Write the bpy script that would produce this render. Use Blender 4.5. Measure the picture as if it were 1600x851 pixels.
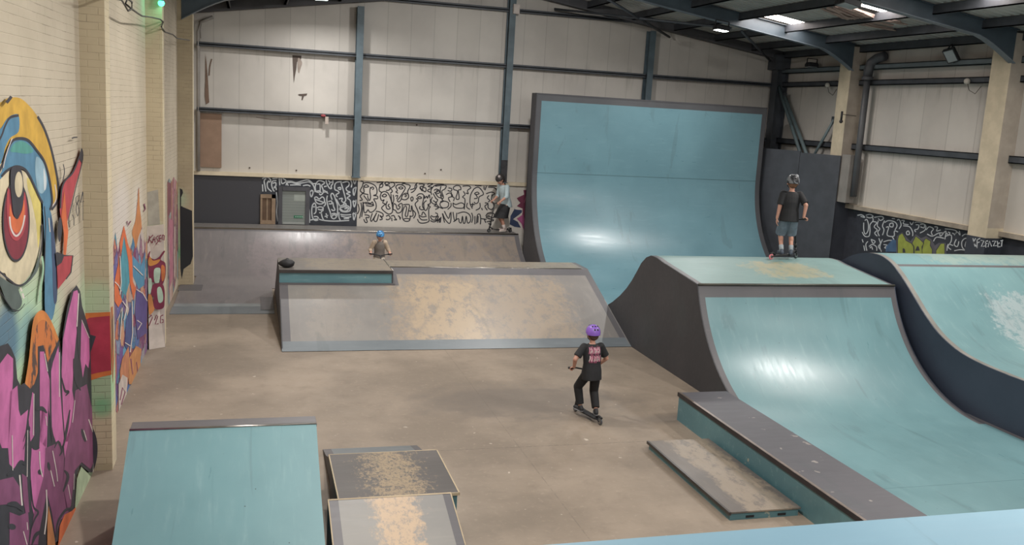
import bpy, bmesh, math, random
import numpy as np
from mathutils import Vector, Matrix
from mathutils.bvhtree import BVHTree
from mathutils.geometry import tessellate_polygon

for o in list(bpy.data.objects):
    bpy.data.objects.remove(o)
scene = bpy.context.scene
COL = scene.collection
random.seed(11)

# ------------------------------------------------------------------ camera, world, exposure
FPX, CAM_H = 1440.6, 4.3
_y, _p, _r = math.radians(16.06), math.radians(9.81), math.radians(3.31)
_f = Vector((math.sin(_y) * math.cos(_p), math.cos(_y) * math.cos(_p), -math.sin(_p)))
_r0 = Vector((math.cos(_y), -math.sin(_y), 0))
_u0 = _r0.cross(_f)
_rt = _r0 * math.cos(_r) + _u0 * math.sin(_r)
_up = -_r0 * math.sin(_r) + _u0 * math.cos(_r)
CAM = Vector((0, 0, CAM_H))
cd = bpy.data.cameras.new('camera')
cam = bpy.data.objects.new('camera', cd)
COL.objects.link(cam)
cam.matrix_world = Matrix(((_rt.x, _up.x, -_f.x, 0), (_rt.y, _up.y, -_f.y, 0), (_rt.z, _up.z, -_f.z, CAM_H), (0, 0, 0, 1)))
cd.sensor_width = 36
cd.lens = FPX / 1600 * 36
cd.clip_start = 0.05
scene.camera = cam

scene.view_settings.view_transform = 'Standard'
scene.view_settings.look = 'None'
scene.view_settings.gamma = 1
scene.view_settings.use_curve_mapping = False
scene.view_settings.exposure = 0.27

world = bpy.data.worlds.new('daylight')
scene.world = world
world.use_nodes = True
wb = world.node_tree.nodes['Background']
wb.inputs[0].default_value = (1.0, 0.985, 0.965, 1)
wb.inputs[1].default_value = 0.70

LAMP_POWER = 170
# (x, y, z, aim point, share of power): floodlights seen in the hall, then unseen ones added to brighten it
LAMPS = [(1.62, 23.8, 6.76, (1.9, 23.5, 0), .8), (11.2, 21.4, 6.6, (10.6, 21.3, 0), .8), (9.7, 14.1, 6.40, (8.5, 13.5, 0), .0),
         (5.9, 19.2, 7.15, (5.9, 22.5, 0), 1.4), (1.6, 13.9, 6.7, (1.0, 14, 0), 1.0), (2.0, 7.2, 6.7, (.8, 8.5, 0), 1.0), (9.6, 7.4, 6.8, (8.5, 9, 0), 1.0), (5.6, 1.6, 6.8, (4.5, 11, 0), 1.2),
         (12.1, 12.75, 6.85, (11.5, 13.1, 0), .9)]


def ray(x, y):
    return _f * FPX + _rt * (x - 800) - _up * (y - 425.5)


def hit(x, y, p0, n):
    """where the line of sight through a point of the photograph meets a real plane of the hall"""
    d = ray(x, y)
    n = Vector(n)
    return CAM + d * ((Vector(p0) - CAM).dot(n) / d.dot(n))


# ------------------------------------------------------------------ materials
def lin(h):
    h = h.lstrip('#')
    c = [int(h[i:i + 2], 16) / 255 for i in (0, 2, 4)]
    return tuple(v / 12.92 if v <= .04045 else ((v + .055) / 1.055) ** 2.4 for v in c) + (1,)


class NT:
    def __init__(s, name, rough=.7, metal=0.0):
        s.m = bpy.data.materials.new(name)
        s.m.use_nodes = True
        s.t = s.m.node_tree
        s.b = s.t.nodes['Principled BSDF']
        s.b.inputs['Roughness'].default_value = rough
        s.b.inputs['Metallic'].default_value = metal
        g = s.n('ShaderNodeNewGeometry')
        s.pos = g.outputs['Position']
        q = s.n('ShaderNodeSeparateXYZ')
        s.link(s.pos, q.inputs[0])
        s.X, s.Y, s.Z = q.outputs

    def n(s, k):
        return s.t.nodes.new(k)

    def link(s, a, b):
        s.t.links.new(a, b)

    def put(s, v, sock):
        if hasattr(v, 'is_linked') or isinstance(v, bpy.types.NodeSocket):
            s.link(v, sock)
        elif isinstance(v, str):
            sock.default_value = lin(v)
        else:
            sock.default_value = v

    def math(s, op, a, b=0.0, clamp=False):
        q = s.n('ShaderNodeMath')
        q.operation = op
        q.use_clamp = clamp
        s.put(a, q.inputs[0])
        s.put(b, q.inputs[1])
        return q.outputs[0]

    def comb(s, x, y, z=0.0):
        q = s.n('ShaderNodeCombineXYZ')
        for i, v in enumerate((x, y, z)):
            s.put(v, q.inputs[i])
        return q.outputs[0]

    def noise(s, scale, detail=4, vec=None, sc=None, rough=.55, dist=0.0):
        q = s.n('ShaderNodeTexNoise')
        q.inputs['Scale'].default_value = scale
        q.inputs['Detail'].default_value = detail
        q.inputs['Roughness'].default_value = rough
        q.inputs['Distortion'].default_value = dist
        v = vec if vec is not None else s.pos
        if sc:
            mp = s.n('ShaderNodeMapping')
            mp.inputs['Scale'].default_value = sc
            s.link(v, mp.inputs[0])
            v = mp.outputs[0]
        s.link(v, q.inputs['Vector'])
        return q.outputs[0]

    def step(s, v, a, b):
        """0 below a, 1 above b (or reversed)"""
        q = s.n('ShaderNodeMapRange')
        q.interpolation_type = 'SMOOTHSTEP'
        if a > b:
            s.put(v, q.inputs[0])
            q.inputs[1].default_value, q.inputs[2].default_value = b, a
            q.inputs[3].default_value, q.inputs[4].default_value = 1, 0
        else:
            s.put(v, q.inputs[0])
            q.inputs[1].default_value, q.inputs[2].default_value = a, b
        return q.outputs[0]

    def band(s, v, a, b, e):
        return s.math('MULTIPLY', s.step(v, a - e, a + e), s.step(v, b + e, b - e))

    def mix(s, fac, a, b, mode='MIX'):
        q = s.n('ShaderNodeMix')
        q.data_type = 'RGBA'
        q.blend_type = mode
        s.put(fac, q.inputs[0])
        s.put(a, q.inputs[6])
        s.put(b, q.inputs[7])
        return q.outputs[2]

    def ramp(s, v, stops):
        q = s.n('ShaderNodeValToRGB')
        e = q.color_ramp.elements
        while len(e) < len(stops):
            e.new(.5)
        for i, (p, c) in enumerate(stops):
            e[i].position = p
            e[i].color = lin(c)
        s.put(v, q.inputs[0])
        return q.outputs[0]

    def bump(s, h, strength=.3, dist=.01):
        q = s.n('ShaderNodeBump')
        q.inputs['Strength'].default_value = strength
        q.inputs['Distance'].default_value = dist
        s.link(h, q.inputs['Height'])
        s.link(q.outputs[0], s.b.inputs['Normal'])

    def done(s, col, rough=None):
        s.put(col, s.b.inputs['Base Color'])
        if rough is not None:
            s.put(rough, s.b.inputs['Roughness'])
        return s.m


_cache = {}


def paint(c, rough=.7, var=.10, metal=0.0, scale=3.0):
    """plain painted or dyed surface with a little mottling"""
    k = (c, rough, var, metal, scale)
    if k not in _cache:
        a = NT('paint_' + c.strip('#'), rough, metal)
        nz = a.noise(scale, 5)
        L = lin(c)
        lo = tuple(v * (1 - var) for v in L[:3]) + (1,)
        hi = tuple(min(v * (1 + var) + .002, 1) for v in L[:3]) + (1,)
        col = a.mix(a.step(nz, .3, .75), lo, hi)
        _cache[k] = a.done(col)
    return _cache[k]


def emit(name, c, st):
    m = bpy.data.materials.new(name)
    m.use_nodes = True
    b = m.node_tree.nodes['Principled BSDF']
    b.inputs['Base Color'].default_value = lin(c)
    b.inputs['Emission Color'].default_value = lin(c)
    b.inputs['Emission Strength'].default_value = st
    return m


def mat_floor():
    a = NT('dusty_concrete', .62)
    n1 = a.noise(.55, 6)
    n2 = a.noise(3.2, 8, rough=.65)
    n3 = a.noise(14, 6)
    col = a.mix(a.step(n1, .35, .68), '#75695c', '#8f8172')
    col = a.mix(a.math('MULTIPLY', a.step(n2, .5, .75), .45), col, '#6f6459')
    col = a.mix(a.math('MULTIPLY', a.step(n3, .55, .8), .25), col, '#b9aa96')
    # dark stain under the rider
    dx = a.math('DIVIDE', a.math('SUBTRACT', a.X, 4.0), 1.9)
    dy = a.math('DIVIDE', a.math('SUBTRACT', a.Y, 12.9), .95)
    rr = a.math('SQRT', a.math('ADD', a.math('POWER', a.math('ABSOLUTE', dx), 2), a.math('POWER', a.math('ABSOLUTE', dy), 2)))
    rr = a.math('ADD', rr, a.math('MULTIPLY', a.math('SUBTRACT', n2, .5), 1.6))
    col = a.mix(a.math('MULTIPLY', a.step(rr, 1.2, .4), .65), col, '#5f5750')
    dx = a.math('DIVIDE', a.math('SUBTRACT', a.X, 6.2), 1.3)  # rider's cast shadow painted as a dark band to the right
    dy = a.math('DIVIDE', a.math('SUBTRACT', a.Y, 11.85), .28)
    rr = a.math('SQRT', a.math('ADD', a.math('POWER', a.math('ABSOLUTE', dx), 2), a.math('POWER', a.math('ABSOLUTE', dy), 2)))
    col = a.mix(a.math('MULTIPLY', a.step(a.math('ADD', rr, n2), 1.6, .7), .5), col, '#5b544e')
    # saw-cut joints
    j1 = a.band(a.Y, 10.995, 11.005, .008)
    j2 = a.band(a.X, 3.395, 3.405, .008)
    j3 = a.band(a.Y, 16.4, 16.41, .008)
    j = a.math('MAXIMUM', j1, a.math('MAXIMUM', a.math('MULTIPLY', j2, .5), j3))
    col = a.mix(a.math('MULTIPLY', j, a.step(n3, .35, .6)), col, '#4a423b')
    # small pale chips
    n4 = a.noise(9, 2, rough=.4)
    col = a.mix(a.math('MULTIPLY', a.step(n4, .745, .775), .45), col, '#d8cdbd')
    a.bump(n2, .15, .01)
    return a.done(col, a.math('ADD', a.math('MULTIPLY', n2, .25), .45))


def ply_paint(name, base, dark, light, worn=None, rough=.42, scuff=.3, streak='x', dots=True, grain=7.0, fine=2.0, con=.22, chips=None):
    """painted skatelite/plywood; worn = list of (x0,x1,y0,y1,edge,amount,colour) patches rubbed back to wood"""
    a = NT(name, rough)
    n1 = a.noise(.7, 6)
    sc = (6, 1, 1) if streak == 'y' else (1, 6, 6)
    n2 = a.noise(2.2, 7, sc=sc, rough=.62)
    n3 = a.noise(9, 7, rough=.7)
    col = a.mix(a.step(n1, .35, .7), dark, base)
    col = a.mix(a.math('MULTIPLY', a.step(n2, .52, .78), scuff), col, light)
    col = a.mix(a.math('MULTIPLY', a.step(n2, .45, .2), scuff * .8), col, dark)
    if worn:
        for (x0, x1, y0, y1, e, amt, c) in worn:
            w = a.math('MULTIPLY', a.band(a.X, x0, x1, e), a.band(a.Y, y0, y1, e * .6))
            nn = a.math('ADD', a.math('MULTIPLY', n3, .45), a.math('MULTIPLY', a.noise(fine, 8, sc=(2, 1, 1), rough=.75), .55))
            v = a.math('ADD', w, a.math('MULTIPLY', a.math('SUBTRACT', nn, .5), 3.4))
            w2 = a.math('MULTIPLY', a.step(v, .62 - con, .62 + con), a.step(w, .02, .3))
            col = a.mix(a.math('MULTIPLY', w2, amt), col, c)
            gr = a.noise(grain, 6, sc=(1, .6, 1), rough=.8)
            col = a.mix(a.math('MULTIPLY', a.math('MULTIPLY', a.step(gr, .49, .62), w2), .7), col, dark)
    # long thin tyre marks running with the slope
    ln = a.noise(1.1, 3, sc=(16, .7, .7) if streak == 'y' else (.7, 14, 14), rough=.5)
    col = a.mix(a.math('MULTIPLY', a.math('MULTIPLY', a.step(ln, .665, .70), a.step(n1, .42, .6)), .4), col, dark)
    ln2 = a.noise(.5, 4, sc=(5, 1, 1), rough=.6, dist=.6)
    col = a.mix(a.math('MULTIPLY', a.step(ln2, .60, .66), .18), col, '#3f4a4c')
    if chips:
        ch = a.noise(7, 3, rough=.45)
        col = a.mix(a.math('MULTIPLY', a.step(ch, .70, .73), .7), col, chips)
    if dots:
        v = a.n('ShaderNodeTexVoronoi')
        v.inputs['Scale'].default_value = 4.2
        a.link(a.pos, v.inputs['Vector'])
        col = a.mix(a.step(v.outputs['Distance'], .035, .02), col, '#3a4a4c')
    a.bump(n3, .06, .004)
    return a.done(col, a.math('ADD', a.math('MULTIPLY', n2, .24), rough - .16))


def mat_brick(name, c1, c2, axis='y', blobs=(), white=()):
    """painted brickwork; blobs = (y, z, ry, rz, edge, amount, colour) clouds of spray paint"""
    a = NT(name, .85)
    h = a.Y if axis == 'y' else a.X
    br = a.n('ShaderNodeTexBrick')
    br.inputs['Scale'].default_value = 1
    br.inputs['Brick Width'].default_value = .225 if axis == 'x' else .62
    br.inputs['Row Height'].default_value = .078
    br.inputs['Mortar Size'].default_value = .006
    br.inputs['Mortar Smooth'].default_value = .6
    br.inputs['Color1'].default_value = (1, 1, 1, 1)
    br.inputs['Color2'].default_value = (.9, .9, .9, 1)
    br.inputs['Mortar'].default_value = (0, 0, 0, 1)
    nz = a.noise(1.3, 5)
    vv = a.comb(h, a.math('ADD', a.Z, a.math('MULTIPLY', nz, .012)), 0.0)
    a.link(vv, br.inputs['Vector'])
    g = br.outputs['Color']
    col = a.mix(a.step(nz, .3, .7), c1, c2)
    n2 = a.noise(6, 6, rough=.7)
    for (y, z, ry, rz, e, amt, c) in blobs:
        dy = a.math('DIVIDE', a.math('SUBTRACT', h, y), ry)
        dz = a.math('DIVIDE', a.math('SUBTRACT', a.Z, z), rz)
        d = a.math('SQRT', a.math('ADD', a.math('MULTIPLY', dy, dy), a.math('MULTIPLY', dz, dz)))
        d = a.math('ADD', d, a.math('MULTIPLY', a.math('SUBTRACT', nz, .5), .5))
        col = a.mix(a.math('MULTIPLY', a.step(d, 1.0, 1.0 - e), amt), col, c)
    # mortar lines show only where the paint is thin
    mort = a.math('SUBTRACT', 1.0, br.outputs['Fac'])
    lines = a.math('MULTIPLY', br.outputs['Fac'], a.step(a.noise(2.1, 5, rough=.7), .45, .66))
    col = a.mix(a.math('MULTIPLY', lines, .45), col, '#6d6354')
    col = a.mix(a.math('MULTIPLY', a.step(n2, .70, .78), .5), col, '#5e5548')
    a.bump(mort, .5, .006)
    return a.done(col)


def mat_cladding(name, axis='x', pitch=.65):
    a = NT(name, .6)
    h = a.X if axis == 'x' else a.Y
    t = a.math('DIVIDE', a.math('ADD', h, 40.0), pitch)
    fr = a.math('FRACT', t)
    wn = a.n('ShaderNodeTexWhiteNoise')
    wn.noise_dimensions = '1D'
    a.link(a.math('FLOOR', t), wn.inputs['W'])
    n1 = a.noise(.8, 5)
    n2 = a.noise(5, 7, rough=.65)
    col = a.mix(a.step(n1, .3, .7), '#b0aba5', '#bdb8b1')
    col = a.mix(a.math('MULTIPLY', wn.outputs['Value'], .22), col, '#9b958e')
    seam = a.math('MULTIPLY', a.step(fr, .045, .01), .35)
    col = a.mix(seam, col, '#6f6a64')
    # dirt streaks running down from the sheeting rails
    st = a.noise(4.5, 6, sc=(1, 1, .12), rough=.7)
    dd = a.math('MAXIMUM', a.band(a.Z, 5.2, 5.75, .25), a.band(a.Z, 3.6, 4.0, .2))
    col = a.mix(a.math('MULTIPLY', a.math('MULTIPLY', a.step(st, .5, .75), dd), .4), col, '#6f675e')
    col = a.mix(a.math('MULTIPLY', a.step(n2, .70, .8), .35), col, '#6b645c')
    bottom = a.step(a.Z, 3.4, 2.3)
    col = a.mix(a.math('MULTIPLY', bottom, .25), col, '#cfc6b8')
    a.bump(fr, .1, .01)
    return a.done(col)


def mat_streaks(name, cols, scale=(1.0, 5.0, 1.2), thr=.0, sc=2.6):
    """many coloured spray strokes, for graffiti fill"""
    a = NT(name, .75)
    mp = a.n('ShaderNodeMapping')
    mp.inputs['Scale'].default_value = scale
    nz = a.n('ShaderNodeTexNoise')
    nz.inputs['Scale'].default_value = 2.5
    a.link(a.pos, nz.inputs['Vector'])
    va = a.n('ShaderNodeVectorMath')
    va.operation = 'ADD'
    a.link(a.pos, va.inputs[0])
    sc2 = a.n('ShaderNodeVectorMath')
    sc2.operation = 'SCALE'
    a.link(nz.outputs['Color'], sc2.inputs[0])
    sc2.inputs['Scale'].default_value = .35
    a.link(sc2.outputs[0], va.inputs[1])
    a.link(va.outputs[0], mp.inputs[0])
    v = a.n('ShaderNodeTexVoronoi')
    v.inputs['Scale'].default_value = sc
    a.link(mp.outputs[0], v.inputs['Vector'])
    q = a.n('ShaderNodeSeparateColor')
    a.link(v.outputs['Color'], q.inputs[0])
    st = [((i + .5) / len(cols), c) for i, c in enumerate(cols)]
    r = a.ramp(q.outputs[0], st)
    e = a.n('ShaderNodeTexVoronoi')
    e.feature = 'DISTANCE_TO_EDGE'
    e.inputs['Scale'].default_value = sc
    a.link(mp.outputs[0], e.inputs['Vector'])
    col = a.mix(a.math('MULTIPLY', a.step(e.outputs['Distance'], .05, .02), .55), r, '#3a2c38')
    col = a.mix(a.math('MULTIPLY', a.step(a.noise(11, 5, rough=.7), .56, .66), .35), col, '#d8cfc8')
    return a.done(col)


# ------------------------------------------------------------------ mesh helpers
class MB:
    """collects faces with materials, in world coordinates, and links them as one mesh object"""

    def __init__(s):
        s.v, s.f, s.mi, s.mats, s.sm = [], [], [], [], []

    def slot(s, m):
        if m not in s.mats:
            s.mats.append(m)
        return s.mats.index(m)

    def face(s, pts, m, smooth=False):
        i = len(s.v)
        s.v += [tuple(p) for p in pts]
        s.f.append(tuple(range(i, i + len(pts))))
        s.mi.append(s.slot(m))
        s.sm.append(smooth)

    def poly(s, pts, m):
        pts = [Vector(p) for p in pts]
        if len(pts) <= 4:
            return s.face(pts, m)
        for t in tessellate_polygon([pts]):
            s.face([pts[k] for k in t], m)

    def mesh(s, vs, fs, m, smooth=False):
        i = len(s.v)
        s.v += [tuple(p) for p in vs]
        k = s.slot(m)
        for f in fs:
            s.f.append(tuple(i + j for j in f))
            s.mi.append(k)
            s.sm.append(smooth)

    def box(s, x0, x1, y0, y1, z0, z1, m, mt=None, mats=None):
        P = [(x, y, z) for z in (z0, z1) for y in (y0, y1) for x in (x0, x1)]
        F = dict(bottom=(0, 2, 3, 1), top=(4, 5, 7, 6), front=(0, 1, 5, 4), back=(2, 6, 7, 3), left=(0, 4, 6, 2), right=(1, 3, 7, 5))
        for k, f in F.items():
            mm = (mats or {}).get(k, mt if (k == 'top' and mt) else m)
            s.face([P[i] for i in f], mm)

    def obox(s, c, ax, ay, az, m):
        """box from its centre and three half-axis vectors"""
        c, ax, ay, az = map(Vector, (c, ax, ay, az))
        P = [c + ax * i + ay * j + az * k for k in (-1, 1) for j in (-1, 1) for i in (-1, 1)]
        s.mesh(P, [(0, 2, 3, 1), (4, 5, 7, 6), (0, 1, 5, 4), (2, 6, 7, 3), (0, 4, 6, 2), (1, 3, 7, 5)], m)

    def tube(s, pts, r, m, seg=8, r2=None, caps=True):
        pts = [Vector(p) for p in pts]
        n = len(pts)
        rings = []
        for i, p in enumerate(pts):
            t = (pts[min(i + 1, n - 1)] - pts[max(i - 1, 0)]).normalized()
            u = t.cross(Vector((0, 0, 1)))
            if u.length < .1:
                u = t.cross(Vector((0, 1, 0)))
            u.normalize()
            w = t.cross(u)
            rr = r if r2 is None else r + (r2 - r) * i / (n - 1)
            rings.append([p + u * math.cos(a) * rr + w * math.sin(a) * rr for a in [2 * math.pi * k / seg for k in range(seg)]])
        vs = [q for g in rings for q in g]
        fs = []
        for i in range(n - 1):
            for k in range(seg):
                fs.append((i * seg + k, i * seg + (k + 1) % seg, (i + 1) * seg + (k + 1) % seg, (i + 1) * seg + k))
        if caps:
            fs.append(tuple(range(seg))[::-1])
            fs.append(tuple((n - 1) * seg + k for k in range(seg)))
        s.mesh(vs, fs, m, True)

    def ball(s, c, r, m, seg=14, rings=9, half=None):
        """ellipsoid; r = radius or three radii"""
        c = Vector(c)
        rx, ry, rz = (r, r, r) if not hasattr(r, '__len__') else r
        vs, fs = [], []
        for i in range(rings + 1):
            th = math.pi * i / rings
            if half:
                th *= half
            for k in range(seg):
                ph = 2 * math.pi * k / seg
                vs.append(c + Vector((rx * math.sin(th) * math.cos(ph), ry * math.sin(th) * math.sin(ph), rz * math.cos(th))))
        for i in range(rings):
            for k in range(seg):
                fs.append((i * seg + k, (i + 1) * seg + k, (i + 1) * seg + (k + 1) % seg, i * seg + (k + 1) % seg))
        s.mesh(vs, fs, m, True)

    def disc(s, c, axis, r, h, m, seg=20, bevel=0.0):
        """short cylinder about axis, centred on c"""
        c, t = Vector(c), Vector(axis).normalized()
        u = t.orthogonal().normalized()
        w = t.cross(u)
        prof = [(-h / 2, r - bevel), (-h / 2 + bevel, r), (h / 2 - bevel, r), (h / 2, r - bevel)] if bevel else [(-h / 2, r), (h / 2, r)]
        vs = [c + t * a + (u * math.cos(p) + w * math.sin(p)) * rr for a, rr in prof for p in [2 * math.pi * k / seg for k in range(seg)]]
        fs = []
        for i in range(len(prof) - 1):
            for k in range(seg):
                fs.append((i * seg + k, i * seg + (k + 1) % seg, (i + 1) * seg + (k + 1) % seg, (i + 1) * seg + k))
        fs.append(tuple(range(seg))[::-1])
        fs.append(tuple((len(prof) - 1) * seg + k for k in range(seg)))
        s.mesh(vs, fs, m)

    def build(s, name, parent=None, origin=None, bevel=0.0):
        me = bpy.data.meshes.new(name)
        o = bpy.data.objects.new(name, me)
        COL.objects.link(o)
        if parent is not None:
            o.parent = parent
            og = Vector((0, 0, 0)) if getattr(s, 'local', False) else base_of(parent)
        else:
            if origin is None:
                a = np.array(s.v)
                og = Vector(((a[:, 0].min() + a[:, 0].max()) / 2, (a[:, 1].min() + a[:, 1].max()) / 2, a[:, 2].min()))
            else:
                og = Vector(origin)
            o.location = og
        me.from_pydata([tuple(Vector(v) - og) for v in s.v], [], s.f)
        for m in s.mats:
            me.materials.append(m)
        me.polygons.foreach_set('material_index', s.mi)
        me.polygons.foreach_set('use_smooth', s.sm)
        me.update()
        if bevel:
            bm = bmesh.new()
            bm.from_mesh(me)
            bmesh.ops.remove_doubles(bm, verts=bm.verts, dist=1e-5)
            bm.to_mesh(me)
            bm.free()
            md = o.modifiers.new('bevel', 'BEVEL')
            md.width = bevel
            md.segments = 2
            md.limit_method = 'ANGLE'
        return o


_base = {}


def base_of(p):
    b = Vector((0, 0, 0))
    while p is not None:
        b = b + p.location
        p = p.parent
    return b


def tag(o, label=None, cat=None, group=None, kind=None):
    if label:
        o['label'] = label
    if cat:
        o['category'] = cat
    if group:
        o['group'] = group
    if kind:
        o['kind'] = kind
    return o


def thing(name, loc, label, cat, group=None, rotz=0.0):
    o = bpy.data.objects.new(name, None)
    COL.objects.link(o)
    o.location = loc
    o.rotation_euler = (0, 0, rotz)
    o.empty_display_size = .2
    return tag(o, label, cat, group)


def struct(mb, name, label=None, **k):
    return tag(mb.build(name, **k), label, None, None, 'structure')


def smooth_line(pts, n=4, closed=False):
    """Catmull-Rom through 2-D points"""
    P = [np.array(p, float) for p in pts]
    N = len(P)
    out = []
    rng = range(N) if closed else range(N - 1)
    for i in rng:
        if closed:
            a, b, c, d = P[(i - 1) % N], P[i], P[(i + 1) % N], P[(i + 2) % N]
        else:
            a, b, c, d = P[max(i - 1, 0)], P[i], P[i + 1], P[min(i + 2, N - 1)]
        for k in range(n):
            t = k / n
            out.append(.5 * ((2 * b) + (-a + c) * t + (2 * a - 5 * b + 4 * c - d) * t * t + (-a + 3 * b - 3 * c + d) * t ** 3))
    if not closed:
        out.append(P[-1])
    return out


class Art:
    """paint on a flat wall: points given in the frame of the photograph or of an enlarged crop of it (origin, scale), laid onto the wall plane"""

    def __init__(s, mb, p0, n, crop=(0, 0, 1), layer=0):
        s.mb, s.p0, s.n = mb, Vector(p0), Vector(n).normalized()
        s.crop = crop
        s.layer = layer

    def P(s, p, lift):
        x, y = s.crop[0] + p[0] / s.crop[2], s.crop[1] + p[1] / s.crop[2]
        q = hit(x, y, s.p0, s.n)
        return q + s.n * lift

    def lift(s):
        s.layer += 1
        return .002 + .0009 * s.layer

    def fill(s, pts, m, smooth=True, lift=None):
        pts = smooth_line(pts, 4, True) if smooth else pts
        l = lift or s.lift()
        s.mb.poly([s.P(p, l) for p in pts], m)

    def line(s, pts, w, m, smooth=True, taper=False, closed=False, lift=None, hfac=1.0):
        """stroke of width w, in the frame's own pixels; hfac squeezes it sideways on a wall seen at an angle"""
        pts = smooth_line(pts, 4, closed) if smooth else [np.array(p, float) for p in pts]
        if closed:
            pts.append(pts[0])
        l = lift or s.lift()
        n = len(pts)
        L, R = [], []
        for i, p in enumerate(pts):
            t = np.array(pts[min(i + 1, n - 1)]) - np.array(pts[max(i - 1, 0)])
            t = t / (np.hypot(*t) + 1e-9)
            k = w * .5
            if taper:
                k *= .25 + .75 * math.sin(math.pi * min(max(i / (n - 1), .05), .95))
            o = np.array([-t[1] * hfac, t[0]]) * k
            L.append(s.P(p + o, l))
            R.append(s.P(p - o, l))
        for i in range(n - 1):
            s.mb.face([L[i], L[i + 1], R[i + 1], R[i]], m)


def ell(cx, cy, rx, ry, n=14, rot=0.0):
    return [(cx + rx * math.cos(a) * math.cos(rot) - ry * math.sin(a) * math.sin(rot), cy + rx * math.cos(a) * math.sin(rot) + ry * math.sin(a) * math.cos(rot))
            for a in [2 * math.pi * k / n for k in range(n)]]

# ------------------------------------------------------------------ shared materials
M_STEEL = paint('#47535a', .5, .2)
M_STEEL_DK = paint('#3b3f45', .55, .2)
M_POST = paint('#4c5b63', .5, .2)
M_CHAR = paint('#45454a', .6, .15)
M_BLACK = paint('#1d1d20', .6, .1)
M_NAVY = paint('#333a48', .6, .12)
M_DARKPANEL = paint('#3c3f45', .55, .12)
M_CREAM = paint('#c9bca4', .8, .1)
M_CONC = mat_floor()
M_ALU = paint('#9a9a98', .35, .1, .9)
WALL_DIR = Vector((.0155, 1, 0)).normalized()
WALL_N = Vector((1, -.0155, 0)).normalized()


def xw(y):
    return -1.76 + .0155 * (y - 10.9)


D = 26.0
XR = 15.83


def zroof(x):
    return 7.853 - .1465 * abs(x - 7.09)


# ------------------------------------------------------------------ floor
m = MB()
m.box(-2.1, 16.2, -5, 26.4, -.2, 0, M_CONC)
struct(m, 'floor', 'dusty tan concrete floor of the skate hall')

# ------------------------------------------------------------------ left wall with pilasters and murals
mint, cream1, cream2 = '#9fc19f', '#b2a692', '#beb29e'
B_LEFT = mat_brick('cream_painted_brick', cream1, cream2, 'y', blobs=[
    (8.2, 1.95, 1.9, 1.15, .6, .9, '#a5c3a2'), (10.5, 1.3, .8, 1.1, .6, .85, '#a5c3a2'), (10.9, 2.05, .7, .45, .8, .6, '#b5cba8'),
    (7.7, 2.35, .5, .45, .6, .9, '#46657f'), (8.3, 2.25, .5, .3, .7, .6, '#5d8799'), (7.6, 1.9, .5, .3, .8, .7, '#c7c294'),
    (13.6, 2.6, 1.1, .8, .7, .75, '#c4bcb6'), (12.6, 2.2, 1.0, .5, .7, .5, '#c4bcb6'), (15.2, 2.5, .9, .6, .8, .7, '#c9c2b8')])
B_PIL = mat_brick('cream_pilaster_brick', '#a3957c', '#b0a287', 'x', blobs=[
    (-1.62, 1.0, .3, .45, .6, .5, '#7fb089'), (-1.62, 1.95, .35, .35, .7, .6, '#a3bb9c'), (-1.62, .75, .2, .2, .8, .7, '#5c9a6e')])
B_PILIN = mat_brick('cream_pilaster_reveal', cream1, '#c9bb9c', 'y', blobs=[(11.0, 1.1, .3, .6, .7, .7, '#8fc596')])
m = MB()


def wquad(mb, y0, y1, z0, z1, mat):
    mb.face([(xw(y0), y0, z0), (xw(y1), y1, z0), (xw(y1), y1, z1), (xw(y0), y0, z1)], mat)


ztop = 6.5
for (ya, yb) in ((-5, 10.86), (10.86, 16.4), (16.4, 21.9), (21.9, 26.2)):
    wquad(m, ya, yb, -.05, ztop, B_LEFT)
m.mesh([(xw(-5) - .3, -5, -.05), (xw(26.2) - .3, 26.2, -.05), (xw(26.2) - .3, 26.2, ztop), (xw(-5) - .3, -5, ztop)], [(0, 1, 2, 3)], B_LEFT)
m.face([(xw(-5), -5, ztop), (xw(26.2), 26.2, ztop), (xw(26.2) - .3, 26.2, ztop), (xw(-5) - .3, -5, ztop)], B_LEFT)
m.face([(xw(-5), -5, -.05), (xw(-5) - .3, -5, -.05), (xw(-5) - .3, -5, ztop), (xw(-5), -5, ztop)], B_LEFT)

W0, WN = Vector((-1.76, 10.9, 0)), WALL_N


def flat(c, rough=.7, var=.16, scale=5):
    return paint(c, rough, var, 0, scale)


YEL, BLU, NAV, RED, ORG = flat('#c39a3d'), flat('#4f7c97'), flat('#3c4a66'), flat('#a83f47'), flat('#c9663c')
DRK, PNK, MAU, HIL = flat('#35333a'), flat('#bb6598'), flat('#7d4668'), flat('#cfc3bd')
CRM, PYE, MNT = flat('#cbbd9f'), flat('#cdbb6c'), flat('#9dbf9f')
HF = .35
# --- the eye mural on the first bay
A = Art(m, W0, WN)
A.fill([(-45, 200), (-20, 170), (0, 160), (12, 153), (30, 153), (45, 165), (58, 182), (70, 205), (80, 235), (86, 265), (89, 300), (88, 318), (80, 325), (78, 300), (74, 275), (66, 250), (56, 234),
        (45, 220), (33, 214), (18, 222), (8, 240), (0, 262), (-20, 300), (-45, 300)], YEL)
A.line([(58, 182), (68, 200), (78, 228), (86, 262), (91, 295), (90, 312), (80, 327)], 5.5, DRK, hfac=.6)
A.line([(85, 288), (87, 302), (86, 314), (80, 323)], 2.5, HIL, hfac=.6)
A.fill([(-30, 230), (-15, 210), (0, 200), (8, 188), (17, 180), (28, 180), (28, 205), (15, 215), (7, 230), (2, 250), (-20, 300)], BLU)
A.line([(-20, 250), (0, 214), (6, 198), (14, 184), (28, 180)], 4, DRK, hfac=.6)
A.fill([(-60, 330), (0, 255), (20, 262), (40, 270), (50, 290), (60, 312), (63, 350), (60, 385), (50, 420), (36, 440), (24, 446), (10, 436), (0, 425), (-60, 430)], CRM)
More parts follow.
